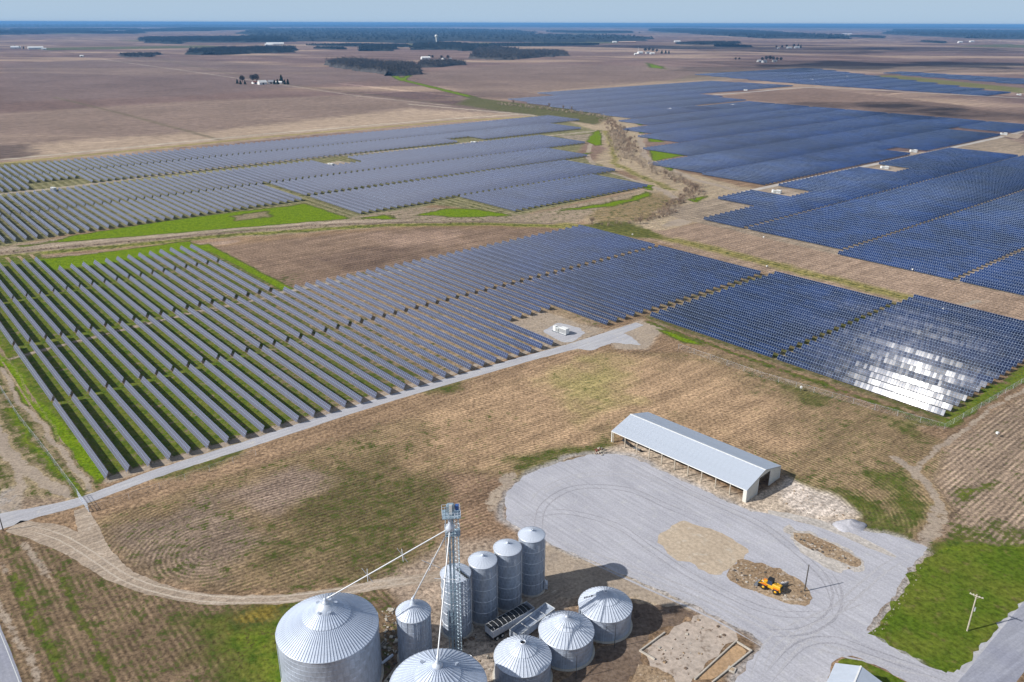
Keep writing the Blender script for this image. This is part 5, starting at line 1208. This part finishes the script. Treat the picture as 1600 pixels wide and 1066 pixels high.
# small white weather boxes along the belt
for i, (px, lb) in enumerate([((988, 370), 'small white box post at the upper corner of the near block'), ((1198, 420), 'small white box post at the end of the green lane'), ((1193, 374), 'small white box post below the eastern block edge'), ((1425, 425), 'small white box post below the right part of the eastern block'), ((1472, 488), 'small white box post at the far right edge of the glare block'), ((1251, 611), 'small white box post in the grass below the glare block'), ((1557, 683), 'small white box post in the east field')]):
    p = G(*px); t_ = empty('marker_post', (p[0], p[1], 0), .3 * i, lb, 'marker post', 'small white box posts'); m = mb(M['steel']); m.tube((0, 0, 0), (0, 0, 1.2), .05, n=6); m.build('stake', t_); m = mb(M['white']); m.box(-.35, .35, -.3, .3, 1.1, 1.7); m.build('box', t_)

# loose debris too small to count
def litter(name, pts, n, label, mats, smin, smax, seed):
    rg = random.Random(seed); W = np.array([G(*p) for p in pts]); x0, y0 = W.min(0); x1, y1 = W.max(0); m = MB(); k = 0
    while k < n:
        x, y = rg.uniform(x0, x1), rg.uniform(y0, y1)
        if sdist(W, np.array([x]), np.array([y]))[0] > 0: continue
        k += 1; m.mat(M[rg.choice(mats)]); a = rg.uniform(smin, smax); b = a * rg.choice([.25, .6, 1]); z = min(a, b) * .7
        m.box(-a, a, -b, b, -.03, z, Matrix.Translation((x, y, .02)) @ Matrix.Rotation(rg.random() * 6.28, 4, 'Z') @ Matrix.Rotation(rg.uniform(-.25, .25), 4, 'X'))
    o = m.build(name, kind='stuff'); tag(o, label, 'debris')
litter('scattered_debris', [(596, 955), (625, 945), (640, 1000), (640, 1066), (600, 1066)], 150, 'broken boards and rubble between the largest bin and the slim bin', ['wood', 'palewood', 'darkwood', 'concrete'], .08, .4, 1)
litter('scattered_debris', [(705, 985), (760, 965), (790, 1000), (800, 1060), (735, 1040)], 90, 'rubble and clods on the ground between the tower and the squat bins', ['wood', 'darkwood', 'concrete', 'rubblesoil'], .06, .25, 2)
litter('scattered_stones', [(1132, 900), (1160, 878), (1250, 906), (1268, 940), (1180, 926)], 160, 'stones and clods on the bare soil island round the loader', ['concrete', 'darkwood', 'padsurf', 'rubblesoil'], .06, .26, 3)
litter('scattered_stones', [(1235, 832), (1300, 852), (1350, 884), (1335, 896), (1290, 880)], 90, 'stones and sticks along the rutted soil strip in the yard', ['concrete', 'darkwood', 'rubblesoil'], .05, .25, 4)
litter('scattered_stones', [(1010, 1018), (1095, 965), (1150, 992), (1090, 1060), (1020, 1060)], 80, 'dark clods and rubble lying on the old concrete pad', ['darksoil', 'rubblesoil', 'darksoil', 'concrete'], .06, .26, 5)
litter('scattered_stones', [(1360, 985), (1372, 955), (1400, 930), (1440, 870), (1462, 862), (1430, 915), (1395, 965), (1372, 1000)], 90, 'pale stones washed along the lawn edge beside the gravel yard', ['padsurf', 'rubblesoil', 'concrete'], .04, .14, 6)
litter('scattered_stones', [(1215, 752), (1290, 775), (1335, 805), (1280, 812), (1225, 790)], 110, 'clods and pale stones on the dirt behind the shed end', ['concrete', 'padsurf', 'rubblesoil'], .05, .25, 7)

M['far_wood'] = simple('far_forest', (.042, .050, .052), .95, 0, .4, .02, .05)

# ------------------------------------------------------------------ trees, brush, woods
def twig_cloud(cen, rad, n, size, rg, up=.6, aspect=.25):
    """n slim random faces inside an ellipsoid"""
    d = rg.normal(size=(n, 3)); d /= np.linalg.norm(d, axis=1)[:, None]; q = rg.random((n, 1)) ** .45
    c = cen + d * q * rad; a = rg.normal(size=(n, 3)); a[:, 2] = np.abs(a[:, 2]) + up; a /= np.linalg.norm(a, axis=1)[:, None]
    b = np.cross(a, rg.normal(size=(n, 3))); b /= np.linalg.norm(b, axis=1)[:, None]
    s = size * (.6 + .8 * rg.random((n, 1))); A = a * s; B = b * s * aspect
    V = np.stack([c - A - B, c - A * .9 + B, c + A, c + A * .4 - B * 1.4], 1).reshape(-1, 3); F = np.arange(4 * n).reshape(n, 4)
    return V, F
def tree_proto(kind, seed):
    rg = np.random.default_rng(seed); m = mb(M['bark']); hh = 10.0
    if kind == 'bare':
        m.tube((0, 0, -.2), (.2, 0, 4.0), .28, .18, n=7)
        tips = []
        for k in range(8):
            a = k * 2.4; e = Vector((2.6 * math.cos(a), 2.6 * math.sin(a), 6.2 + 2.4 * rg.random())); m.tube((.1, 0, 2.2 + .3 * k * .6), e, .12, .04, n=5); tips.append(e)
            for j in range(3): f = e + Vector(rg.normal(size=3) * 1.1) + Vector((0, 0, .8)); m.tube(e * .75, f, .05, .02, n=4)
        V, F = twig_cloud(np.array([0, 0, 6.6]), np.array([3.7, 3.7, 3.4]), 620, .55, rg, .5, .10); mt = M['twig']
    elif kind == 'evergreen':
        m.tube((0, 0, -.2), (0, 0, 8.6), .2, .05, n=6); Vs = []; 
        for k in range(9):
            z = 1.2 + k; r_ = 2.9 * (1 - k / 9.6); Vk, _ = twig_cloud(np.array([0, 0, z]), np.array([r_, r_, .9]), int(30 + 46 * (1 - k / 9)), .6, rg, -.1, .6); Vs.append(Vk)
        V = np.concatenate(Vs); F = np.arange(len(V)).reshape(-1, 4); mt = M['evergreen']
    else:      # far tree, fuller
        m.tube((0, 0, -.2), (0, 0, 5), .3, .15, n=5); V, F = twig_cloud(np.array([0, 0, 5.8]), np.array([4.2, 4.2, 4.0]), 260, 1.0, rg, .4, .3); mt = M['twig_far']
    return m.mesh('trunk'), npmesh('crown', V, F, [mt])
PRO = {(k, s): tree_proto(k, s) for k in ('bare', 'evergreen', 'far') for s in (1, 2, 3)}
def tree(px, h, kind, label, i, group, w=1.0):
    p = G(*px) if not isinstance(px, np.ndarray) else px
    nm = {'bare': 'bare_tree', 'evergreen': 'evergreen_tree', 'far': 'bare_tree'}[kind]
    t_ = empty(nm, (p[0], p[1], 0), i * 1.7, label, 'tree', group); t_.scale = (h / 10 * w, h / 10 * w, h / 10)
    a, b = PRO[(kind, i % 3 + 1)]; link('trunk', a, t_); link('crown', b, t_); return t_

def brush(line, width, spacing, h, n, size, mat, name, label, seed, aspect=.22):
    rg = np.random.default_rng(seed); W = [G(*p) for p in line]; Vs = []; 
    for a, b in zip(W[:-1], W[1:]):
        L = np.linalg.norm(b - a); k = max(1, int(L / spacing))
        for i in range(k):
            q = a + (b - a) * (i + rg.random()) / k + rg.normal(size=2) * width * .5; hh = h * (.45 + .9 * rg.random())
            V, _ = twig_cloud(np.array([q[0], q[1], hh * .5]), np.array([hh * .55, hh * .55, hh * .5]), n, size, rg, .9, aspect); Vs.append(V)
    V = np.concatenate(Vs); V[:, 2] = np.maximum(V[:, 2], 0); F = np.arange(len(V)).reshape(-1, 4)
    o = link(name, npmesh(name, V, F, [mat]), kind='stuff'); return tag(o, label, 'brush')
brush([(948, 188), (960, 200), (972, 218), (984, 240)], 11, 1.6, 3.6, 55, .7, M['twig'], 'creek_brush', 'dense bare brown brush along the upper bend of the creek', 1, .10)
brush([(960, 205), (966, 225), (975, 242), (1000, 256), (1035, 270), (1060, 282)], 10, 1.3, 3.8, 55, .7, M['twig2'], 'creek_brush', 'tan bare brush along the middle of the creek between the two panel fields', 2, .10)
brush([(1055, 280), (1085, 292), (1075, 308), (1048, 322), (1036, 336), (1010, 344)], 7, 1.3, 3.2, 55, .6, M['twig'], 'creek_brush', 'bare brush round the lower creek bend by the culvert', 3, .10)
brush([(780, 163), (830, 168), (880, 174), (920, 180), (950, 186)], 9, 2.4, 3.6, 40, .8, M['twig2'], 'creek_brush', 'pale thicket along the ditch beyond the western block', 4, .10)
brush([(995, 348), (960, 352), (925, 352)], 4, 3.0, 3.0, 50, .5, M['twig'], 'creek_brush', 'low bare bushes in the grass where the ditch meets the creek', 5, .10)
brush([(-20, 398), (200, 379), (370, 364), (480, 354), (600, 350), (760, 348)], 1.2, 2.4, 1.0, 12, .35, M['twig'], 'ditch_weeds', 'thin dry weeds lining the dark ditch behind the near block', 6, .2)
for i, (px, h, w, lb) in enumerate([((1086, 300), 9, 1.1, 'spreading bare tree at the creek bend beside the tan track'), ((1070, 304), 6, 1, 'smaller bare tree left of the spreading one at the creek bend'), ((925, 350), 6, 1.2, 'round bare tree standing alone in the grass by the ditch'), ((1000, 350), 6, 1.2, 'low bare tree at the foot of the creek'),
      ((1060, 318), 5, 1, 'bare tree leaning over the lower creek bank'), ((985, 222), 8, 1, 'tall bare tree in the middle of the creek thicket'), ((975, 205), 8, 1, 'bare tree at the upper creek bend'), ((1040, 276), 7, 1, 'bare tree on the right bank of the middle creek'),
      ((802, 164), 11, .6, 'slim pale bare tree in the thin row beyond the western block'), ((858, 170), 11, .6, 'tallest slim bare tree in the thin row beyond the western block'), ((880, 172), 9, .6, 'slim bare tree right of the tallest one in the thin row'), ((893, 174), 9, .6, 'slim bare tree near the right end of the thin row'), ((827, 167), 7, .6, 'short slim bare tree in the left part of the thin row')]):
    tree(px, h * .78, 'bare', lb, i, 'bare trees along the creek', w)

def woods(poly, h, label, seed, ds=None, name='woodland', trees=True):
    W = np.array([G(*p) for p in poly]); D = np.linalg.norm(W.mean(0)); ds = ds or max(5.0, D * .0032)
    x0, y0 = W.min(0); x1, y1 = W.max(0); nx = int((x1 - x0) / ds) + 2; ny = int((y1 - y0) / ds) + 2
    if nx * ny > 260000: f = math.sqrt(nx * ny / 260000); ds *= f; nx = int((x1 - x0) / ds) + 2; ny = int((y1 - y0) / ds) + 2
    rg = np.random.default_rng(seed)
    X, Y = np.meshgrid(x0 + ds * np.arange(nx), y0 + ds * np.arange(ny)); X = X + rg.normal(size=X.shape) * ds * .2; Y = Y + rg.normal(size=X.shape) * ds * .2
    wp = D * .012; d = sdist(W, (X + (fbm(X / wp / 2, Y / wp / 2, 3) - .5) * wp * 2.4).ravel(), (Y + (fbm(X / wp / 2 + 9, Y / wp / 2, 3) - .5) * wp * 2.4).ravel()).reshape(X.shape)
    ins = (d < 0) & ((fbm(X / (wp * .8) + seed, Y / (wp * .8), 3) > .30) | (rg.random(X.shape) > .6)); Z = np.where(ins, h * .72 * (.3 + .7 * rg.random(X.shape)) * (.8 + .4 * fbm(X / 60, Y / 60, 3)), 0)
    V = np.stack([X.ravel(), Y.ravel(), Z.ravel()], 1); idx = np.arange(nx * ny).reshape(ny, nx)
    q = np.stack([idx[:-1, :-1], idx[:-1, 1:], idx[1:, 1:], idx[1:, :-1]], -1).reshape(-1, 4); keep = ins.ravel()[q].any(1); q = q[keep]
    used, inv = np.unique(q, return_inverse=True); V = V[used]; q = inv.reshape(-1, 4)
    if not len(q): return
    parts = [V]; faces = [q]
    if trees:     # loose crowns of bare branches above and in front of the canopy
        cnt = min(int(ins.sum()), 3000); ch = rg.choice(np.nonzero(ins.ravel())[0], cnt, replace=False); k = 26; sz = max(1.2, D * .0008)
        c = np.stack([X.ravel()[ch], Y.ravel()[ch], Z.ravel()[ch] * .75 + h * .22], 1); c = np.repeat(c, k, 0) + rg.normal(size=(cnt * k, 3)) * np.array([h * .17, h * .17, h * .20])
        a = rg.normal(size=c.shape); a[:, 2] = abs(a[:, 2]) + .6; a /= np.linalg.norm(a, axis=1)[:, None]; b = np.cross(a, rg.normal(size=c.shape)); b /= np.linalg.norm(b, axis=1)[:, None]
        A = a * sz; B = b * sz * .22; V2 = np.stack([c - A - B, c - A + B, c + A, c + A * .4 - B], 1).reshape(-1, 3); V2[:, 2] = np.maximum(V2[:, 2], .5)
        parts.append(V2); faces.append(np.arange(len(V2)).reshape(-1, 4) + len(V))
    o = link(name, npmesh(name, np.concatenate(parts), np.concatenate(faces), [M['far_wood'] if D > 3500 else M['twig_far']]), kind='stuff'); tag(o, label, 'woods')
WD = [
 ([(100, 52), (160, 53), (210, 53), (215, 51), (150, 50.5), (100, 50.5)], 16, 'broken tree line by the pale sheds in the upper left'),
 ([(860, 51), (930, 52.5), (985, 52), (990, 50.5), (920, 50), (860, 49.5)], 18, 'thin tree belt above the wide forest, right part'),
 ([(1120, 73), (1160, 74), (1162, 72.5), (1122, 71.5)], 9, 'short tree line on the right plain'),
 ([(1330, 58), (1370, 60), (1375, 58.5), (1335, 57)], 14, 'short tree line right of the far white buildings'),
 ([(1430, 66), (1470, 68), (1475, 66.5), (1435, 65)], 9, 'low scrub line on the far right plain'),
 ([(500, 77), (540, 77.5), (540, 75.5), (500, 75)], 9, 'short thin tree line left of the square woodlot'),
 ([(505, 101), (560, 110), (612, 119), (655, 117), (652, 105), (600, 103), (540, 98)], 17, 'long dark bare woodlot beyond the brown field, ending at the green ditch'),
 ([(655, 106), (700, 105), (725, 101), (700, 98), (660, 100)], 13, 'thin tree belt right of the long woodlot'),
 ([(292, 86), (350, 86), (400, 83), (460, 82), (460, 77), (380, 78), (300, 81)], 17, 'straight woodlot in the upper left fields'),
 ([(224, 65), (270, 69), (275, 66), (360, 67), (450, 66), (450, 60), (300, 60), (230, 61)], 18, 'dark woodlot behind the straight one in the upper left'),
 ([(185, 90), (215, 90), (245, 88), (240, 85), (190, 86)], 9, 'low thin tree belt left of the straight woodlot'),
 ([(566, 80), (616, 80), (616, 76), (568, 76)], 16, 'small square woodlot in the upper middle'),
 ([(650, 78), (700, 78), (740, 80), (760, 74), (700, 70), (655, 72)], 18, 'broad wood below the white water tower'),
 ([(745, 92), (790, 94), (850, 90), (884, 88), (880, 83), (820, 82), (770, 76), (745, 80)], 15, 'ragged wood right of the water tower wood'),
 ([(480, 71), (560, 73), (640, 74), (640, 71), (560, 70)], 9, 'thin broken tree line in the upper middle'),
 ([(330, 62), (470, 65), (560, 66), (650, 68), (700, 64), (800, 66), (900, 66), (1000, 64), (1010, 60), (960, 57), (820, 55), (830, 51), (800, 48), (700, 46), (520, 45), (400, 46), (380, 52), (400, 56)], 22, 'wide blue forest stretching across the upper middle'),
 ([(1020, 49), (1090, 53), (1190, 60), (1320, 61), (1322, 57), (1250, 54), (1180, 49), (1080, 46), (1020, 46)], 22, 'blue forest belt in the upper right middle'),
 ([(1390, 53), (1470, 58), (1540, 61), (1640, 62), (1700, 50), (1500, 48), (1400, 47)], 24, 'blue forest belt at the right edge'),
 ([(-150, 55), (0, 55), (70, 53), (110, 50), (230, 46), (100, 46), (-150, 47)], 20, 'blue tree belt behind the far farm sheds at the left edge'),
 ([(200, 50), (320, 49), (420, 45), (300, 44)], 18, 'thin far tree belt in the upper left'),
 ([(700, 72), (810, 73), (930, 71), (930, 69), (800, 69)], 8, 'row of scattered trees before the wide forest'),
 ([(1060, 69), (1090, 70), (1140, 70), (1150, 67), (1100, 67)], 10, 'small tree group right of the long orange barn'),
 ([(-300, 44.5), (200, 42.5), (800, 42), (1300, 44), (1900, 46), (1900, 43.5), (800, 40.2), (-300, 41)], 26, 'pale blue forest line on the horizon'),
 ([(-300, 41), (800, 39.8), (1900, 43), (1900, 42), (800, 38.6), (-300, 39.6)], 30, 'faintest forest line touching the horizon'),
]
for i, (pl, h, lb) in enumerate(WD): woods(pl, h, lb, 40 + i, trees=True)

# farmsteads
def house(px, w, l, h, rh, rot, wall, roof, label, cat='house', name='farm_house', doors=True):
    p = G(*px); t_ = empty(name, (p[0], p[1], 0), rot, label, cat); m = mb(M[wall])
    m.box(-l / 2, l / 2, -w / 2, w / 2, 0, h); m.add([(-l / 2, -w / 2, h), (-l / 2, w / 2, h), (-l / 2, 0, h + rh - .15), (l / 2, -w / 2, h), (l / 2, w / 2, h), (l / 2, 0, h + rh - .15)], [(0, 2, 1), (3, 4, 5)]); wl_ = m.build('wall', t_)
    for s_ in (-1, 1): m = mb(M[roof]); slab(m, [(-l / 2 - .4, 0, h + rh), (l / 2 + .4, 0, h + rh), (l / 2 + .4, s_ * (w / 2 + .5), h - .2), (-l / 2 - .4, s_ * (w / 2 + .5), h - .2)][::(-1 if s_ > 0 else 1)], .12 ); m.build('roof', t_)
    if doors: m = mb(M['darksteel']); m.box(-1.5, 1.5, -w / 2 - .06, -w / 2 + .02, 0, min(h - .4, 3)); m.build('door', t_)
    return t_
FARM = [
 ((410, 132), 10, 16, 4, 4, .7, 'white', 'white', 'white barn in the middle of the isolated farmstead among dark cedars', 'barn'),
 ((424, 131), 8, 12, 4, 3, .2, 'cream', 'roofgrey', 'grey-roofed house of the isolated farmstead among dark cedars', 'house'),
 ((398, 131), 7, 10, 3, 2, .9, 'white', 'redbrown', 'small shed at the left of the isolated farmstead', 'shed'),
 ((436, 131), 7, 12, 3, 2, .1, 'white', 'white', 'small white outbuilding right of the isolated farmhouse', 'shed'),
 ((665, 93), 16, 30, 6, 4, .4, 'white', 'white', 'large white barn beside the thin tree belt', 'barn'),
 ((693, 94), 10, 16, 4, 4, 1.2, 'white', 'roofgrey', 'white house right of the large white barn by the tree belt', 'house'),
 ((703, 94), 9, 12, 4, 3, .3, 'redbrown', 'roofgrey', 'brown outbuilding at the tree belt farm', 'shed'),
 ((430, 71), 30, 90, 9, 6, .3, 'white', 'white', 'long white farm hall behind the straight woodlot', 'farm hall'),
 ((420, 72), 20, 40, 7, 5, .3, 'white', 'white', 'shorter white hall left of the long one behind the woodlot', 'farm hall'),
 ((25, 76), 18, 40, 6, 5, .5, 'white', 'white', 'left white farm building in the far left fields', 'barn'),
 ((56, 77), 24, 60, 7, 5, .6, 'white', 'white', 'widest white farm building in the far left fields', 'barn'),
 ((69, 78), 10, 18, 5, 3, .6, 'white', 'white', 'small white building right of the widest one at far left', 'shed'),
 ((8, 48), 60, 130, 12, 10, .3, 'white', 'white', 'big pale shed at the left edge near the horizon', 'warehouse'),
 ((32, 48), 40, 90, 9, 6, .3, 'white', 'white', 'pale shed second from the left edge near the horizon', 'warehouse'),
 ((130, 46), 40, 130, 8, 5, .2, 'white', 'white', 'long low pale shed near the horizon in the upper left', 'warehouse'),
 ((155, 46.5), 40, 90, 8, 5, .2, 'white', 'white', 'pale shed right of the long low one near the horizon', 'warehouse'),
 ((183, 49), 14, 30, 6, 4, .2, 'white', 'white', 'tiny white house near the horizon in the upper left', 'house'),
 ((318, 41.5), 60, 200, 9, 6, .1, 'white', 'white', 'white sheds strip near the horizon, left piece', 'warehouse'),
 ((340, 41.5), 60, 160, 9, 6, .1, 'white', 'white', 'white sheds strip near the horizon, middle piece', 'warehouse'),
 ((365, 41.5), 60, 120, 9, 6, .1, 'white', 'white', 'white sheds strip near the horizon, right piece', 'warehouse'),
 ((752, 62), 16, 40, 6, 4, .2, 'white', 'white', 'white building at the edge of the wide forest, left of two', 'barn'),
 ((779, 63), 16, 46, 6, 4, .2, 'white', 'white', 'white building at the edge of the wide forest, right of two', 'barn'),
 ((980, 67), 22, 110, 5, 4, .12, 'redbrown', 'sand_roof', 'very long low tan barn in front of the wide forest', 'barn'),
 ((960, 67), 14, 26, 6, 4, .12, 'white', 'white', 'white barn left of the very long tan barn', 'barn'),
 ((1058, 66), 18, 40, 6, 4, .1, 'white', 'white', 'white building with trees right of the long tan barn', 'house'),
 ((1000, 84), 12, 22, 5, 4, .5, 'white', 'white', 'white farm building beside the tall thin mast', 'barn'),
 ((1012, 84), 10, 16, 5, 3, .2, 'cream', 'roofgrey', 'grey-roofed farmhouse right of the mast', 'house'),
 ((1019, 85), 9, 18, 4, 3, .2, 'white', 'white', 'white shed at the right of the mast farm', 'shed'),
 ((993, 86), 8, 10, 4, 3, .2, 'white', 'white', 'small white shed at the left of the mast farm', 'shed'),
 ((1233, 76), 12, 24, 5, 4, .2, 'white', 'white', 'white farmhouse with a dark evergreen on the right plain', 'house'),
 ((1245, 75.5), 12, 26, 5, 4, .2, 'white', 'white', 'white barn right of the farmhouse on the right plain', 'barn'),
 ((1216, 76), 7, 10, 3, 2, .2, 'white', 'white', 'small shed left of the farmhouse on the right plain', 'shed'),
 ((1186, 97), 9, 14, 4, 3, .5, 'white', 'white', 'white shed at the left of the tree-ringed farm on the right', 'shed'),
 ((1194, 98), 10, 16, 4, 4, .5, 'white', 'roofgrey', 'white house of the tree-ringed farm on the right', 'house'),
 ((1210, 97), 8, 14, 4, 3, .2, 'cream', 'roofgrey', 'grey-roofed outbuilding under the trees of the ringed farm', 'shed'),
 ((1320, 54), 30, 60, 7, 5, .1, 'white', 'white', 'left white building at the far right plain', 'house'),
 ((1328, 54), 20, 40, 7, 5, .1, 'white', 'white', 'right white building at the far right plain', 'house'),
 ((1500, 67), 16, 30, 6, 4, .2, 'white', 'white', 'small white house on the far right plain, left', 'house'),
 ((1518, 66), 16, 30, 6, 4, .2, 'white', 'white', 'small white house on the far right plain, right', 'house'),
 ((128, 89), 8, 12, 4, 2, .2, 'white', 'white', 'tiny white hut on the brown field left of the tree belt', 'shed'),
]
M['sand_roof'] = simple('tan_roof', (.55, .42, .33), .7)
for f in FARM: house(*f[:8], f[8], f[9], {'house': 'farm_house', 'barn': 'barn', 'shed': 'shed', 'farm hall': 'farm_hall', 'warehouse': 'warehouse'}[f[9]])
t_ = empty('water_tower', (*G(682, 69), 0), 0, 'white water tower standing in the middle of the wide forest', 'water tower')
m = mb(M['white']); m.tube((0, 0, 0), (0, 0, 38), 3.2, n=12); m.build('column', t_); m = mb(M['white']); m.lathe([(3.2, 36), (8, 40), (9, 44), (7.5, 49), (.01, 52)], 16); m.build('tank', t_)
t_ = empty('radio_mast', (*G(997, 83), 0), 0, 'tall thin pale mast at the farm on the right plain', 'mast'); m = mb(M['white']); m.tube((0, 0, 0), (0, 0, 24), .5, .3, n=6); m.build('mast_shaft', t_); m = mb(M['white']); m.box(-1, 1, -1, 1, 20, 20.3); m.build('mast_platform', t_)
ft = 0
def cluster(lst, where, kindf='far'):
    global ft
    pos = ['leftmost', 'second', 'third', 'fourth', 'fifth', 'sixth', 'seventh', 'eighth', 'ninth', 'tenth', 'eleventh', 'twelfth']
    for i, (px, h, kd) in enumerate(sorted(lst, key=lambda q: q[0][0])):
        tree(px, h, kd, '%s %s, %s from the left' % ('dark evergreen tree' if kd == 'evergreen' else 'bare tree', where, pos[i]) if i else '%s %s, leftmost there' % ('dark evergreen tree' if kd == 'evergreen' else 'bare tree', where), ft, 'farmstead trees', 1.0 if kd != 'evergreen' else 1.2); ft += 1
cluster([((x, y), h, 'evergreen') for x, y, h in ((371, 131, 9), (376, 132, 8), (383, 132, 8), (445, 132, 9), (450, 132, 10), (440, 130, 16), (434, 132, 10), (429, 132, 9))] + [((379, 128), 13, 'far'), ((395, 127), 14, 'far'), ((401, 127), 15, 'far')], 'at the isolated farmstead')
cluster([((1008, 81), 17, 'far'), ((1014, 80), 18, 'far'), ((1020, 81), 15, 'far'), ((1026, 82), 14, 'far'), ((1034, 84), 14, 'evergreen'), ((1040, 84), 14, 'evergreen'), ((1045, 84), 13, 'evergreen')], 'at the mast farm')
cluster([((1191, 95), 12, 'far'), ((1197, 94), 15, 'far'), ((1203, 94), 16, 'far'), ((1208, 95), 14, 'far'), ((1214, 95), 12, 'far'), ((1220, 95), 12, 'far'), ((1149, 94), 9, 'far'), ((1155, 94), 9, 'far')], 'at the tree-ringed farm')
cluster([((1213, 75), 12, 'far'), ((1222, 75), 14, 'far'), ((1229, 74), 14, 'far'), ((1240, 74), 17, 'far'), ((1247, 74), 18, 'evergreen'), ((1251, 75), 16, 'evergreen')], 'on the right plain')
cluster([((18, 76), 13, 'evergreen'), ((24, 75), 13, 'evergreen'), ((31, 76), 12, 'evergreen'), ((37, 76.5), 11, 'evergreen'), ((45, 77), 9, 'evergreen')], 'at the far left farm')
cluster([((671, 91), 12, 'far'), ((676, 91), 11, 'far'), ((700, 92), 13, 'far'), ((690, 92), 12, 'far')], 'by the large white barn')
cluster([((159, 53), 26, 'far'), ((185, 51.5), 26, 'far'), ((197, 52.5), 24, 'far'), ((477, 64), 22, 'evergreen')], 'near the upper left horizon')

# ------------------------------------------------------------------ haze: one closed box of thin air
hz = mb(None) if 0 else MB(); hz.v = []; hz.mats = []
HB = 61500.0
hz.box(-HB, HB, -2500, HB, -1.2, H + 6.0)
hm = bpy.data.materials.new('haze_air'); hm.use_nodes = True; hn = hm.node_tree.nodes; hn.clear()
pv_ = hn.new('ShaderNodeVolumePrincipled'); pv_.inputs['Color'].default_value = (.20, .50, .98, 1); pv_.inputs['Density'].default_value = 6.2e-5
pv_.inputs['Anisotropy'].default_value = 0.0
ho = hn.new('ShaderNodeOutputMaterial'); hm.node_tree.links.new(pv_.outputs[0], ho.inputs['Volume'])
hz.mat(hm); hobj = hz.build('haze', kind='stuff')

# ------------------------------------------------------------------ scattered fair-weather clouds high above the farmland (their shadows drift over the fields)
ct = NT('thin_cloud'); tr = ct.new('ShaderNodeBsdfTransparent'); df = ct.new('ShaderNodeBsdfDiffuse'); df.inputs['Color'].default_value = (.85, .86, .88, 1); mx = ct.new('ShaderNodeMixShader')
mx.inputs[0].default_value = .20; ct.l.new(tr.outputs[0], mx.inputs[1]); ct.l.new(df.outputs[0], mx.inputs[2]); ct.l.new(mx.outputs[0], ct.n['Material Output'].inputs['Surface'])
def cloud(px0, px1, wid, hgt, label, seed):
    """a puffy bank whose shadow falls along the ground line px0..px1"""
    rg = np.random.default_rng(seed); a = G(*px0); b = G(*px1); off = hgt / math.tan(R(SUN_EL)) * np.array([math.sin(R(SUN_AZ)), math.cos(R(SUN_AZ))]); bm = bmesh.new()
    n = 9; L = np.linalg.norm(b - a)
    for i in range(n):
        f = (i + .5) / n; q = a + (b - a) * f + off + rg.normal(size=2) * wid * .22; s = wid * (.35 + .35 * rg.random()) * (1 - .5 * abs(f - .5)); sx = max(s, L / n * .8)
        an = math.atan2(b[1] - a[1], b[0] - a[0]); mt = Matrix.Translation((q[0], q[1], hgt + rg.normal() * 20)) @ Matrix.Rotation(an, 4, 'Z') @ Matrix.Diagonal((sx, s, s * .28, 1))
        r_ = bmesh.ops.create_icosphere(bm, subdivisions=3, radius=1.0)
        for v in r_['verts']:
            d_ = v.co.normalized(); k = 1 + .22 * math.sin(d_.x * 5 + seed) * math.cos(d_.y * 6 + i) + .12 * math.sin(d_.x * 13 + d_.y * 11 + i); v.co = mt @ (v.co * k)
    me = bpy.data.meshes.new('cloud'); bm.to_mesh(me); bm.free(); me.materials.append(ct.m)
    for p_ in me.polygons: p_.use_smooth = True
    o = link('cloud', me, kind='structure'); return o
cloud((1290, 160), (1640, 190), 120, 1100, 'h', 8)
cloud((1150, 106), (1640, 100), 420, 1200, 'e', 5)
cloud((900, 74), (1500, 78), 800, 1300, 'f', 6)
